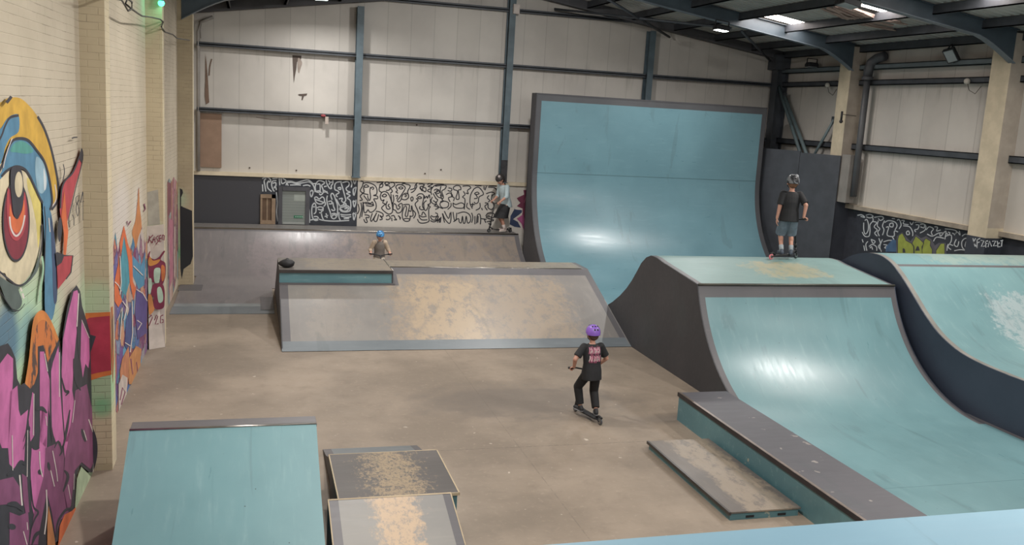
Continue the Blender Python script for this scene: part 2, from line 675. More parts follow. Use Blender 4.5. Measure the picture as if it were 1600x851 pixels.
A.fill([(41, 277), (52, 292), (62, 315), (62, 352), (58, 388), (55, 350), (48, 315), (42, 295)], PYE)
A.fill([(-20, 300), (0, 268), (8, 235), (18, 221), (30, 217), (42, 221), (54, 235), (64, 248), (71, 268), (77, 300), (78, 318), (72, 328), (62, 313), (52, 292), (45, 277), (37, 266), (25, 261), (10, 266), (0, 278)], BLU)
A.fill([(14, 236), (20, 224), (31, 220), (42, 225), (50, 236), (40, 240), (24, 238)], flat('#4f8f86'))
A.fill([(54, 246), (60, 247), (67, 257), (71, 275), (70, 292), (64, 302), (57, 296), (53, 270)], flat('#8aa7b5'))
A.fill([(66, 262), (70, 278), (70, 292), (67, 297), (66, 280)], flat('#c3c9cb'))
A.line([(-10, 280), (2, 255), (9, 234), (18, 219), (30, 216), (43, 220), (56, 236), (66, 250), (73, 270), (78, 298), (79, 318), (73, 329), (62, 313), (52, 292), (45, 277), (37, 265), (24, 260), (10, 265), (0, 275)], 4.5, DRK, hfac=.6)
A.line([(2, 262), (6, 244), (12, 226), (16, 216)], 2, HIL, hfac=.6)
A.fill(ell(22, 345, 20.5, 62, 18), flat('#7d2d3b'))
A.line(ell(22, 345, 20.5, 62, 18), 3.5, DRK, closed=True, hfac=.6)
A.fill([(9, 292), (12, 320), (16, 335), (22, 342), (31, 328), (35, 300), (38, 320), (37, 350), (31, 368), (22, 376), (13, 368), (8, 345), (7, 315)], RED)
A.fill([(12, 318), (16, 335), (24, 342), (31, 328), (34, 312), (35, 335), (31, 355), (22, 364), (14, 354), (11, 338)], ORG)
A.line([(11, 338), (13, 356), (20, 368), (27, 364), (32, 352), (35, 336)], 3, HIL, hfac=.8)
A.fill([(14, 262), (28, 262), (33, 290), (32, 318), (27, 334), (23, 342), (17, 334), (14, 310), (12, 285)], DRK)
A.fill(ell(25, 288, 6.3, 20, 12), CRM)
A.line([(62, 350), (61, 385), (52, 420), (38, 440), (24, 446), (10, 437), (-10, 420)], 3.5, DRK, hfac=.6)
A.fill([(57, 400), (56, 418), (48, 432), (36, 444), (24, 449), (30, 470), (25, 482), (15, 482), (5, 470), (-3, 450), (-10, 430), (8, 440), (24, 447), (38, 440), (48, 425)], flat('#55605c'))
A.line([(-5, 455), (6, 472), (16, 484), (26, 484), (34, 474)], 1.6, DRK, hfac=.6)
A.line([(27, 449), (29, 455)], 2.5, HIL)
A.line([(30, 458), (32, 466)], 3, HIL)
A.fill([(62, 318), (68, 324), (75, 332), (79, 362), (81, 398), (83, 440), (82, 475), (76, 500), (66, 490), (65, 440), (65, 380)], BLU)
A.fill([(74, 335), (79, 360), (83, 398), (85, 440), (84, 470), (79, 470), (77, 420), (75, 370)], NAV)
A.line([(64, 322), (66, 350), (65, 400), (64, 440)], 2.2, DRK, hfac=.6)
A.line([(71, 340), (73, 362)], 2, HIL, hfac=.7)
A.line([(60, 400), (62, 420), (58, 450), (56, 470)], 5, MNT, hfac=.6)
# horn, drips and small tags
A.fill([(123, 232), (124, 250), (113, 290), (104, 328), (101, 342), (98, 350), (92, 352), (88, 326), (90, 300), (97, 283), (108, 271), (116, 252)], RED)
A.line([(123, 232), (124.5, 248), (114, 290), (105, 328), (102, 342), (103, 355)], 2, DRK, hfac=.7)
A.line([(123, 232), (117, 250), (108, 270), (97, 281), (91, 296), (89, 325)], 3.2, DRK, hfac=.7)
A.fill([(122, 232), (125, 242), (123, 254), (119, 246)], DRK)
A.fill([(95, 296), (98, 335), (101, 362), (97, 400), (93, 402), (94, 365), (90, 338)], ORG, smooth=False)
A.fill([(82, 394), (95, 399), (108, 399), (105, 425), (96, 437), (84, 452)], RED, smooth=False)
A.line([(82, 394), (95, 399), (108, 399), (105, 425), (97, 436)], 1.8, DRK, smooth=False)
A.fill([(80, 394), (94, 399), (90, 410), (82, 416)], DRK, smooth=False)
A.fill([(86, 340), (90, 345), (90, 365), (86, 378), (83, 362)], DRK)
A.line([(92, 256), (94, 268), (91, 284)], 2, DRK, hfac=.7)
A.line([(116, 305), (112.5, 308), (112.5, 316), (115.5, 320), (117, 330), (115, 337), (113, 330), (113, 320), (117, 312)], 1.1, DRK)
A.line([(123, 299), (119.5, 316), (125, 314)], 1.4, DRK, smooth=False)
A.line([(123.3, 300), (123.3, 344)], .9, DRK, smooth=False)
A.line([(106, 335), (108.5, 342), (108.5, 352)], 1.2, DRK)
A.line([(105, 216), (108, 214.5), (114, 214)], 2, DRK)
A.line([(0, 160), (5, 154), (8, 150)], 5, DRK)
# --- orange cloud and pink lettering
ORC = NT('orange_spray_with_brown', .8)
_n = ORC.noise(5, 5, sc=(1, 1, .7), rough=.6)
M_ORC = ORC.done(ORC.mix(ORC.step(_n, .49, .56), '#c2703a', '#54403a'))
A.fill([(28, 620), (36, 560), (40, 520), (44, 497), (52, 486), (61, 486), (70, 498), (80, 520), (86, 540), (84, 570), (80, 620), (40, 650)], flat('#c67a3c'))
A.fill([(32, 620), (40, 560), (44, 525), (50, 505), (62, 500), (74, 520), (82, 545), (80, 600), (45, 640)], M_ORC)
sil = [(-40, 560), (-10, 540), (2, 536), (8, 545), (14, 560), (17, 592), (22, 602), (28, 598), (38, 607), (44, 600), (50, 582), (50, 541), (59, 539), (66, 566), (76, 545), (84, 529), (88, 560), (90, 520),
       (97, 480), (105, 453), (112, 445), (118, 455), (121, 478), (128, 500), (134, 520), (137, 560), (136, 600), (140, 630), (150, 680), (148, 705), (136, 741), (128, 734), (118, 727), (111, 745), (109, 790),
       (104, 812), (88, 818), (82, 845), (76, 851), (70, 900), (-40, 900)]
A.fill(sil, DRK, smooth=False)
pl = A.lift()
pinks = [[(1, 552), (10, 560), (10, 590), (6, 650), (2, 700), (-8, 700), (-30, 640), (-20, 580)],
         [(5, 612), (17, 602), (19, 640), (22, 650), (34, 640), (30, 675), (28, 720), (14, 735), (4, 725), (2, 700)],
         [(53, 549), (60, 549), (65, 580), (68, 590), (66, 640), (64, 700), (54, 690), (53, 620)],
         [(83, 540), (85, 600), (88, 640), (92, 690), (84, 705), (75, 680), (67, 640), (67, 600), (74, 566)],
         [(107, 455), (113, 453), (116, 462), (114, 500), (108, 560), (105, 610), (110, 640), (102, 690), (94, 690), (90, 640), (88, 580), (90, 530), (98, 492)],
         [(120, 498), (132, 528), (133, 560), (131, 575), (126, 568), (122, 590), (118, 560)],
         [(41, 612), (44, 616), (44, 680), (38, 690), (35, 655)],
         [(56, 640), (64, 650), (64, 680), (60, 735), (58, 790), (50, 830), (40, 790), (38, 730), (40, 700), (52, 700)],
         [(108, 640), (114, 655), (113, 690), (106, 700), (93, 715), (91, 690)]]
for p in pinks:
    A.fill(p, PNK, smooth=False, lift=pl)
pl = A.lift()
mauves = [[(110, 610), (128, 600), (137, 640), (146, 680), (143, 715), (134, 733), (120, 722), (109, 735), (103, 790), (96, 800), (90, 760), (93, 715), (100, 680)],
          [(62, 700), (86, 690), (92, 715), (90, 760), (100, 805), (86, 812), (78, 838), (72, 800), (64, 770), (52, 830), (50, 851), (36, 851), (44, 800), (60, 740)],
          [(-20, 752), (10, 745), (20, 760), (24, 790), (16, 788), (0, 788), (-20, 790)], [(4, 800), (20, 806), (34, 800), (36, 830), (32, 880), (-10, 880), (4, 850)],
          [(24, 740), (32, 745), (36, 800), (30, 802), (26, 780)]]
for p in mauves:
    A.fill(p, MAU, smooth=False, lift=pl)
pl = A.lift()
for q, w in (([(70, 560), (70, 640), (72, 690)], 4), ([(101, 640), (96, 670), (90, 700)], 6), ([(88, 590), (93, 610), (99, 612), (94, 618)], 5), ([(107, 560), (110, 590), (118, 610)], 7), ([(112, 500), (116, 560)], 4),
             ([(26, 690), (33, 668), (36, 672), (26, 702)], 3), ([(46, 640), (56, 638), (64, 645)], 7), ([(0, 742), (12, 736), (22, 722), (30, 726)], 8), ([(41, 700), (52, 699)], 7), ([(38, 750), (42, 790), (50, 800), (44, 812), (38, 830)], 4),
             ([(92, 735), (98, 745), (90, 768)], 7), ([(0, 788), (14, 788), (26, 798)], 9), ([(2, 822), (14, 824)], 10), ([(40, 851), (46, 836), (56, 830)], 7), ([(78, 838), (82, 815), (94, 797), (104, 794)], 5),
             ([(76, 700), (82, 690), (88, 704), (84, 712)], 5), ([(66, 722), (68, 735)], 7), ([(120, 670), (126, 690)], 8), ([(50, 735), (56, 740)], 9)):
    A.line(q, w, DRK, taper=True, lift=pl, hfac=.7)
pl = A.lift()
for q, w in (([(8, 680), (9, 735)], 1.6), ([(43, 615), (42, 680)], 1.6), ([(60, 552), (65, 580)], 1.6), ([(84, 550), (84, 620)], 1.4), ([(115, 458), (112, 510)], 2.0), ([(33, 672), (32, 745)], 1.4), ([(52, 705), (53, 728), (57, 745)], 1.8), ([(73, 704), (79, 735), (81, 752)], 1.6),
             ([(70, 735), (76, 760)], 1.8), ([(63, 765), (64, 800), (60, 835)], 2.4), ([(20, 742), (24, 790)], 3), ([(26, 830), (32, 851)], 1.8), ([(108, 740), (107, 765)], 1.2), ([(131, 655), (138, 675)], 2), ([(123, 672), (128, 688)], 1.4), ([(109, 625), (105, 660)], 1.2),
             ([(139, 722), (138, 738)], 1.6), ([(120, 500), (132, 528)], 1.2), ([(32, 816), (33, 828)], 1.4), ([(98, 757), (102, 780)], 1.2), ([(62, 650), (64, 665)], 1.2)):
    A.line(q, w, HIL, lift=pl, hfac=.8)
# green wedge, orange foot and black curl at the bay's end
A.fill([(119, 729), (128, 738), (136, 746), (139, 738), (125, 775), (107, 812), (109, 790), (112, 748)], flat('#a6b596'), smooth=False)
A.fill([(82, 848), (84, 822), (92, 804), (104, 798), (110, 792), (110, 805), (92, 838), (84, 860), (76, 870)], ORG, smooth=False)
A.fill([(66, 790), (70, 810), (76, 842), (78, 858), (64, 858), (64, 820)], flat('#bb7a4c'), smooth=False)
# --- lettering on the second bay
G2 = mat_streaks('blue_orange_lettering', ['#3f7f93', '#4a5f93', '#c07048', '#5d4a7a', '#7c3a58', '#5b8fae', '#b98a6c', '#6a4a85', '#456a9a', '#b7a9a0'], (1, .9, 1.0), sc=3.4)
A2 = Art(m, W0, WN, (0, 0, 1), 0)
A2.fill([(176, 392), (180, 362), (184, 395), (188, 372), (193, 392), (200, 396), (206, 380), (212, 340), (216, 291), (218, 320), (221, 352), (226, 380), (232, 372), (233, 552), (212, 596), (192, 632), (183, 645), (178, 640)], G2, smooth=False)
A2.fill([(216.5, 292), (218, 322), (221, 354), (216, 370), (212, 388), (209, 376), (206, 362), (211, 345), (214, 322)], flat('#bb7a48'))
A2.fill([(193, 366), (201, 405), (202, 440), (196, 462), (188, 452), (188, 410)], flat('#4a8a99'), smooth=False)
A2.fill([(206, 398), (220, 415), (227, 392), (225, 445), (216, 452), (207, 430)], flat('#4f86a5'), smooth=False)
A2.fill([(193, 352), (199, 380), (206, 400), (207, 440), (212, 450), (208, 470), (202, 440), (200, 408), (193, 368), (188, 400), (186, 380)], ORG, smooth=False)
A2.fill([(178, 440), (184, 410), (188, 425), (184, 450), (190, 470), (184, 480), (178, 470)], ORG, smooth=False)
A2.fill([(196, 500), (206, 470), (206, 530), (201, 552), (194, 540)], flat('#46507f'), smooth=False)
A2.fill([(212, 452), (222, 458), (230, 470), (228, 520), (214, 530), (210, 490)], flat('#55497f'), smooth=False)
A2.fill([(190, 560), (200, 540), (202, 575), (196, 615), (188, 610), (186, 580)], flat('#b57757'), smooth=False)
A2.fill([(200, 560), (212, 540), (220, 545), (218, 575), (206, 600), (200, 600)], flat('#b98052'), smooth=False)
A2.fill([(184, 600), (190, 585), (198, 590), (196, 622), (184, 642)], flat('#bdb0a8'), smooth=False)
pl = A2.lift()
for q in ([(178, 440), (184, 446), (188, 455)], [(207, 415), (222, 430)], [(190, 470), (197, 480), (192, 500)], [(212, 452), (222, 458), (229, 470)], [(182, 500), (190, 480), (186, 530)], [(194, 535), (202, 540)], [(213, 500), (220, 505), (214, 515)], [(186, 400), (188, 440), (186, 460)], [(205, 470), (206, 520), (202, 550)]):
    A2.line(q, 1.4, HIL, smooth=False, lift=pl)
for q in ([(203, 560), (206, 585), (212, 565), (215, 590)], [(186, 625), (190, 605), (194, 612), (188, 632)], [(197, 345), (199, 352), (203, 345)], [(224, 318), (226, 326), (223, 330)]):
    A2.line(q, 1.6, flat('#7a3f5a'), smooth=False, lift=pl)
# --- streaked piece on the third bay
G3 = mat_streaks('pink_and_brown_streaks', ['#8d5560', '#b77f88', '#a98f6b', '#6d7f86', '#9c6a5a', '#c3aca0', '#7a4a55', '#8fa09a'], (1, 1.2, .35), sc=3.0)
A3 = Art(m, W0, WN, (0, 0, 1), 0)
A3.fill([(261, 285), (264, 278), (268, 284), (271, 276), (275, 282), (281, 290), (283, 320), (284, 420), (280, 440), (276, 432), (272, 452), (268, 468), (264, 486), (262, 470)], G3, smooth=False)
A3.fill([(262, 284), (267, 286), (267, 330), (262, 340)], flat('#7d4a50'), smooth=False)
A3.fill([(264, 340), (270, 345), (270, 430), (265, 450)], flat('#b0707f'), smooth=False)
struct(m, 'wall_left', 'cream painted brick wall with graffiti murals', origin=(-1.9, 10, 0))

# pilasters
for i, (y0, y1, xi) in enumerate(((5.3, 5.7, -1.56), (10.86, 11.2, -1.51), (16.4, 16.72, -1.42), (21.9, 22.3, -1.27))):
    m = MB()
    m.box(xw(y0) - .05, xi, y0, y1, 0, 6.5, B_PIL, mats={'right': B_PILIN})
    if i == 1:
        P = Art(m, (0, y0, 0), (0, -1, 0))
        P.fill([(119, 479), (129, 489), (172.5, 487), (174.5, 585), (160, 588), (138, 595)], flat('#c46a35'), smooth=False)
        P.fill([(128, 503), (140, 496), (171.5, 493), (173.5, 578), (152, 582), (137, 586)], flat('#a02f42'), smooth=False)
        P.fill([(130, 519), (150, 525), (141, 552), (135, 562)], DRK, smooth=False)
        P.fill([(140, 664), (147, 672), (152, 690), (152, 712), (147, 732), (142, 736), (144, 700)], DRK)
        P2 = Art(m, (xi, y0, 0), (1, 0, 0))
        P2.fill([(173, 480), (176, 478), (178, 560), (176, 600), (174, 560)], flat('#a8683f'), smooth=False)
        P2.fill([(174, 500), (176.5, 490), (176.5, 540), (174.5, 560)], flat('#6b5444'), smooth=False)
    if i == 2:
        P = Art(m, (0, y0, 0), (0, -1, 0))
        P.fill([(230, 300), (247, 296), (250, 350), (231, 352)], flat('#9a958a'), smooth=False)
    if i == 3:
        P = Art(m, (0, y0, 0), (0, -1, 0))
        P.fill([(281, 294), (285, 296), (286, 301), (283, 308), (283, 322), (300, 329), (301.5, 400), (298, 412), (287, 420), (284, 436), (282, 420)], M_BLACK, smooth=False)
        P.fill([(283, 322), (285, 322), (285, 425), (283, 430)], M_BLACK, smooth=False)
    tag(m.build('wall_pilaster'), 'brick pilaster of the cream side wall', None, 'brick pilasters of the left wall', 'structure')

# ------------------------------------------------------------------ gable wall
CL_X = mat_cladding('gable_cladding', 'x')
CL_Y = mat_cladding('side_cladding', 'y', .9)
WHITE_PAINT = ply_paint('white_painted_blockwork', '#c7c1b9', '#b9b3ab', '#d2cdc6', None, .8, .3, 'x', False)
CHAR_WALL = NT('charcoal_painted_blockwork', .7)
_n = CHAR_WALL.noise(2.5, 7, rough=.7)
_c = CHAR_WALL.mix(CHAR_WALL.math('MULTIPLY', CHAR_WALL.step(_n, .62, .74), .4), '#3b3b40', '#7a787a')
CHAR_WALL = CHAR_WALL.done(_c)
INK_W, INK_B = flat('#b4b8bb', .7, .06), flat('#27262c', .7, .06)
m = MB()
m.box(-1.5, .26, D, D + .3, 0, 2.2, CHAR_WALL)
m.box(.26, 2.86, D, D + .3, 0, 2.2, flat('#2d3038', .7, .12))
m.box(2.86, 16.1, D, D + .3, 0, 2.2, WHITE_PAINT)
m.box(-1.5, 16.1, D - .06, D + .3, 2.2, 2.3, M_CREAM)
zs = lambda x: zroof(x) + .1
m.mesh([(-1.6, D + .06, 2.3), (16.1, D + .06, 2.3), (16.1, D + .06, zs(16.1)), (7.09, D + .06, zs(7.09)), (-1.6, D + .06, zs(-1.6))], [(0, 1, 2, 3, 4)], CL_X)
m.mesh([(-1.6, D + .3, 2.3), (16.1, D + .3, 2.3), (16.1, D + .3, zs(16.1)), (7.09, D + .3, zs(7.09)), (-1.6, D + .3, zs(-1.6))], [(4, 3, 2, 1, 0)], CL_X)
# tears and holes in the sheeting
T = Art(m, (0, D + .05, 0), (0, -1, 0))
BRN, HOL = flat('#6d5749'), flat('#4b3f38')
T.fill([(457, 86), (471, 87), (470, 96), (467, 93), (464, 97), (463, 108), (461, 118), (459, 130), (458, 108)], HOL, smooth=False)
T.fill([(466, 90), (472, 97), (470, 106), (467, 114), (465, 104)], flat('#8d8178'))
T.fill([(466, 147), (480, 146), (479, 149), (475, 150), (473, 156), (471, 156), (472, 150), (467, 149)], HOL, smooth=False)
T.fill([(321, 84), (323, 100), (325, 125), (327, 160), (322, 163), (320, 150), (321, 120)], BRN, smooth=False)
T.line([(331, 92), (328, 104), (327, 118)], 1.6, BRN)
T.line([(313, 60), (312, 40), (318, 30)], 3, flat('#8a8279'))
T.line([(400, 183), (430, 187), (458, 186)], .6, BRN)
for p in ((390, 262), (463, 266), (651, 195), (689, 265), (664, 271)):
    T.fill(ell(p[0], p[1], 1.4, 1.2, 8), HOL)
# doodled faces: white line on charcoal
F1 = Art(m, (0, D, 0), (0, -1, 0), (400, 265, 9.412))
l1 = F1.lift()
W = 17
white = [
    [(90, 130), (150, 110), (200, 130), (215, 165), (190, 185)], [(150, 130), (120, 160), (130, 230), (145, 320)], [(190, 160), (165, 200), (175, 270), (230, 320)], [(95, 215), (100, 320)],
    [(300, 160), (240, 170), (230, 230), (250, 290), (270, 320)], [(245, 200), (290, 190), (290, 240), (265, 250)], [(260, 270), (290, 260), (300, 300)], [(240, 130), (320, 125)], [(340, 110), (350, 230)],
    [(370, 120), (380, 200), (420, 190), (440, 160), (400, 130), (395, 110)], [(440, 170), (520, 170), (590, 190), (680, 165), (760, 150), (810, 180), (840, 205), (880, 200)],
    [(440, 195), (520, 185), (600, 205), (700, 190), (780, 180), (830, 215), (855, 260), (870, 330)], [(500, 225), (600, 222), (660, 225)], [(690, 235), (760, 225), (800, 245)], [(440, 230), (455, 205), (475, 235)],
    [(890, 190), (930, 160), (1000, 180), (1000, 205), (965, 230), (985, 290), (985, 340), (950, 370), (930, 350)], [(890, 190), (870, 250), (880, 310), (900, 330), (940, 320), (940, 215), (900, 215)], [(885, 320), (930, 310), (960, 340)],
    [(860, 410), (890, 400), (930, 430), (970, 400), (1000, 420), (1005, 470), (970, 500), (920, 500), (880, 470), (860, 410)], [(870, 435), (930, 455), (990, 480)], [(1015, 470), (1020, 510), (995, 540)],
    [(790, 310), (805, 320), (820, 300), (840, 330), (815, 400), (795, 350), (790, 310)], [(1030, 150), (1040, 200), (1080, 270), (1110, 275), (1105, 240), (1130, 200), (1130, 150)], [(1060, 160), (1085, 180), (1075, 220)], [(1090, 190), (1120, 180)],
    [(1260, 175), (1190, 185), (1160, 220), (1160, 290), (1200, 310), (1220, 340), (1175, 370), (1200, 400)], [(1245, 175), (1275, 270), (1310, 400), (1320, 450), (1290, 480), (1260, 460), (1270, 420), (1220, 430)], [(1200, 270), (1240, 260), (1245, 290), (1210, 285)],
    [(1270, 190), (1340, 175), (1370, 200), (1360, 240), (1325, 270), (1340, 310), (1385, 330), (1330, 350), (1385, 380), (1340, 415), (1385, 450), (1395, 540), (1380, 600)], [(1180, 430), (1220, 510), (1240, 560)],
    [(1225, 540), (1290, 520), (1370, 545), (1340, 600), (1280, 605), (1230, 560)], [(1245, 555), (1300, 545), (1350, 560), (1300, 575)], [(1225, 570), (1260, 610), (1330, 620), (1390, 600)], [(1280, 510), (1310, 490), (1330, 515)],
    [(1050, 380), (1040, 440), (1060, 540), (1090, 620), (1110, 700), (1150, 720), (1190, 680), (1200, 600), (1195, 510), (1170, 440), (1150, 380), (1120, 345), (1100, 380), (1120, 440)], [(1060, 470), (1110, 460), (1110, 500), (1070, 500)],
    [(1130, 480), (1140, 540), (1160, 590), (1130, 600), (1110, 580)], [(1095, 660), (1150, 640), (1190, 660)], [(1110, 690), (1150, 660), (1185, 690)],
    [(830, 520), (820, 600), (830, 700), (870, 745), (920, 730), (900, 690), (850, 690)], [(830, 520), (860, 490), (880, 530), (880, 620), (850, 650)], [(840, 545), (865, 545)], [(895, 560), (940, 545), (990, 560), (960, 590), (910, 580)],
    [(985, 560), (985, 600), (960, 620), (975, 700), (1000, 745)], [(930, 630), (970, 640)], [(1010, 690), (1060, 670)], [(1030, 640), (1045, 710)], [(800, 740), (900, 725), (1000, 745), (1150, 755), (1370, 745)],
    [(1240, 655), (1310, 665), (1400, 660)], [(1250, 680), (1330, 700), (1400, 690)], [(1290, 720), (1370, 715)], [(1220, 625), (1220, 700), (1240, 740)],
    [(1430, 120), (1450, 130), (1480, 115), (1450, 210), (1425, 130)], [(1475, 255), (1430, 290), (1440, 380), (1475, 255)], [(1430, 450), (1450, 470), (1475, 445), (1445, 550), (1425, 460)], [(1430, 630), (1450, 650), (1470, 630), (1440, 740), (1425, 640)],
    [(1390, 150), (1410, 200), (1400, 260)], [(300, 330), (315, 480), (305, 620), (320, 760)], [(780, 580), (790, 700), (785, 780)], [(1000, 250), (1040, 240)], [(1000, 330), (1050, 320)], [(1000, 300), (1060, 350)]]
for q in white:
    F1.line(q, W, INK_W, lift=l1)
# black line on white
F2 = Art(m, (0, D, 0), (0, -1, 0), (555, 265, 8.957))
W = 15
black = [
    [(75, 160), (110, 170), (100, 230), (70, 290), (100, 330), (70, 370), (100, 420), (60, 430)], [(110, 190), (180, 180), (260, 210), (300, 260), (300, 340), (255, 360), (310, 370), (310, 405), (260, 410), (290, 470), (290, 540), (240, 590), (200, 590), (180, 560), (150, 600), (125, 590), (120, 520), (115, 470), (170, 455)],
    [(115, 240), (150, 210), (190, 235), (150, 245), (115, 240)], [(115, 250), (125, 310), (105, 330), (170, 345), (185, 350)], [(215, 240), (205, 300), (215, 380), (200, 430), (180, 400), (175, 360)], [(220, 265), (240, 240), (260, 260), (240, 280)], [(120, 360), (150, 400), (180, 440)], [(140, 475), (200, 480), (260, 495), (220, 510), (150, 500)], [(170, 455), (215, 470), (240, 450), (255, 490)],
    [(80, 460), (90, 540), (70, 640), (60, 680)], [(110, 450), (105, 560), (90, 660)], [(40, 480), (55, 560), (30, 620)], [(130, 630), (190, 640), (190, 670), (150, 670), (170, 730), (140, 735), (120, 690)],
    [(240, 610), (215, 690), (230, 720), (280, 640), (300, 600)], [(300, 600), (260, 700), (300, 720), (330, 620)], [(290, 580), (340, 590), (390, 620), (380, 660), (345, 640), (380, 690), (340, 700)],
    [(355, 350), (350, 380), (370, 430), (405, 420), (385, 460), (420, 480), (400, 500), (370, 540), (430, 600), (480, 620), (520, 590), (520, 510), (500, 420), (460, 330), (410, 305), (370, 320), (355, 350)], [(370, 370), (410, 340), (440, 360), (410, 380), (375, 370)], [(450, 440), (430, 500), (450, 550), (490, 540), (460, 500), (480, 480)],
    [(300, 180), (390, 175), (350, 210), (335, 290), (380, 320)], [(340, 210), (385, 200), (380, 240), (345, 250)], [(410, 190), (440, 170), (480, 190), (440, 210), (410, 190)], [(420, 220), (480, 230), (480, 280), (430, 290)], [(490, 180), (540, 180), (550, 220), (500, 260), (520, 300), (490, 330)], [(500, 340), (505, 400), (520, 480), (540, 420), (530, 350)],
    [(565, 240), (600, 210), (660, 215), (700, 250), (680, 300), (620, 390), (590, 430), (610, 450), (640, 420), (660, 360), (700, 330), (740, 340), (745, 390), (700, 420), (650, 410)], [(605, 255), (640, 240), (670, 258), (635, 270), (605, 255)], [(565, 240), (590, 290), (570, 310), (600, 330)], [(700, 200), (750, 210), (770, 235), (735, 300), (740, 340)], [(690, 350), (715, 350), (710, 375), (690, 370)], [(560, 370), (595, 360), (580, 410)],
    [(540, 470), (570, 490), (580, 530), (600, 555), (630, 520), (600, 500), (650, 470), (660, 530), (640, 590), (590, 605), (565, 570), (530, 550), (535, 480)], [(560, 180), (640, 175), (700, 190), (650, 200)],
    [(430, 650), (470, 640), (490, 680), (450, 700), (430, 690)], [(500, 650), (540, 640), (560, 680), (580, 700), (540, 700)], [(510, 670), (515, 720)], [(600, 640), (640, 680)], [(620, 650), (630, 700)],
    [(670, 490), (730, 485), (760, 500), (740, 600), (730, 650), (700, 640), (720, 540), (700, 500)], [(690, 510), (660, 600), (665, 680), (700, 720), (760, 710), (770, 640)], [(750, 570), (780, 580), (790, 500), (810, 620), (800, 650), (760, 650)], [(680, 690), (720, 680), (760, 690)], [(800, 560), (840, 600), (840, 640), (815, 680)],
    [(775, 395), (800, 380), (810, 410), (790, 440), (775, 395)], [(770, 280), (830, 260), (840, 220), (870, 180)], [(780, 320), (820, 300), (860, 240), (850, 200)], [(890, 200), (950, 200), (960, 230), (910, 240), (940, 300), (900, 250)], [(970, 200), (940, 270), (980, 310), (990, 260), (950, 250)], [(1010, 210), (1040, 190), (1085, 200), (1020, 235), (1080, 250), (1010, 290), (1060, 320)],
    [(860, 370), (890, 340), (940, 340), (960, 380), (940, 500), (960, 550), (930, 560), (900, 540), (910, 510)], [(870, 395), (900, 375), (930, 395), (895, 405), (870, 395)], [(850, 400), (880, 430), (850, 460), (840, 490), (870, 560), (890, 620)], [(970, 360), (970, 400), (1000, 370), (1010, 400), (1035, 350), (1045, 400)], [(1000, 430), (960, 470), (970, 560), (1000, 560), (1030, 490)], [(1050, 410), (1050, 470), (1015, 490), (1050, 520), (1030, 550), (1030, 660), (1030, 720), (970, 745), (900, 740), (870, 690)],
    [(885, 630), (940, 660), (1000, 650)], [(890, 650), (930, 700), (1010, 700)], [(930, 640), (950, 590), (990, 640)],
    [(1070, 350), (1060, 290), (1100, 230), (1170, 205), (1245, 210)], [(1100, 290), (1140, 270), (1160, 300), (1120, 320)], [(1090, 330), (1130, 400), (1160, 420)], [(1110, 310), (1160, 380), (1210, 400), (1220, 430)], [(1200, 230), (1190, 300), (1220, 380)], [(1190, 450), (1240, 430)], [(1080, 380), (1060, 440), (1100, 480), (1140, 470), (1090, 430)],
    [(1100, 510), (1140, 490), (1170, 520), (1230, 545)], [(1060, 640), (1100, 660), (1160, 650), (1140, 700), (1080, 700), (1050, 650)], [(1050, 710), (1100, 730), (1170, 700)], [(1180, 680), (1150, 740)], [(1200, 660), (1190, 740)], [(1220, 610), (1250, 740)]]
l2 = F2.lift()
for q in black:
    F2.line(q, W, INK_B, lift=l2)
F3 = Art(m, (0, D, 0), (0, -1, 0), (680, 265, 7.7375))
W = 12.5
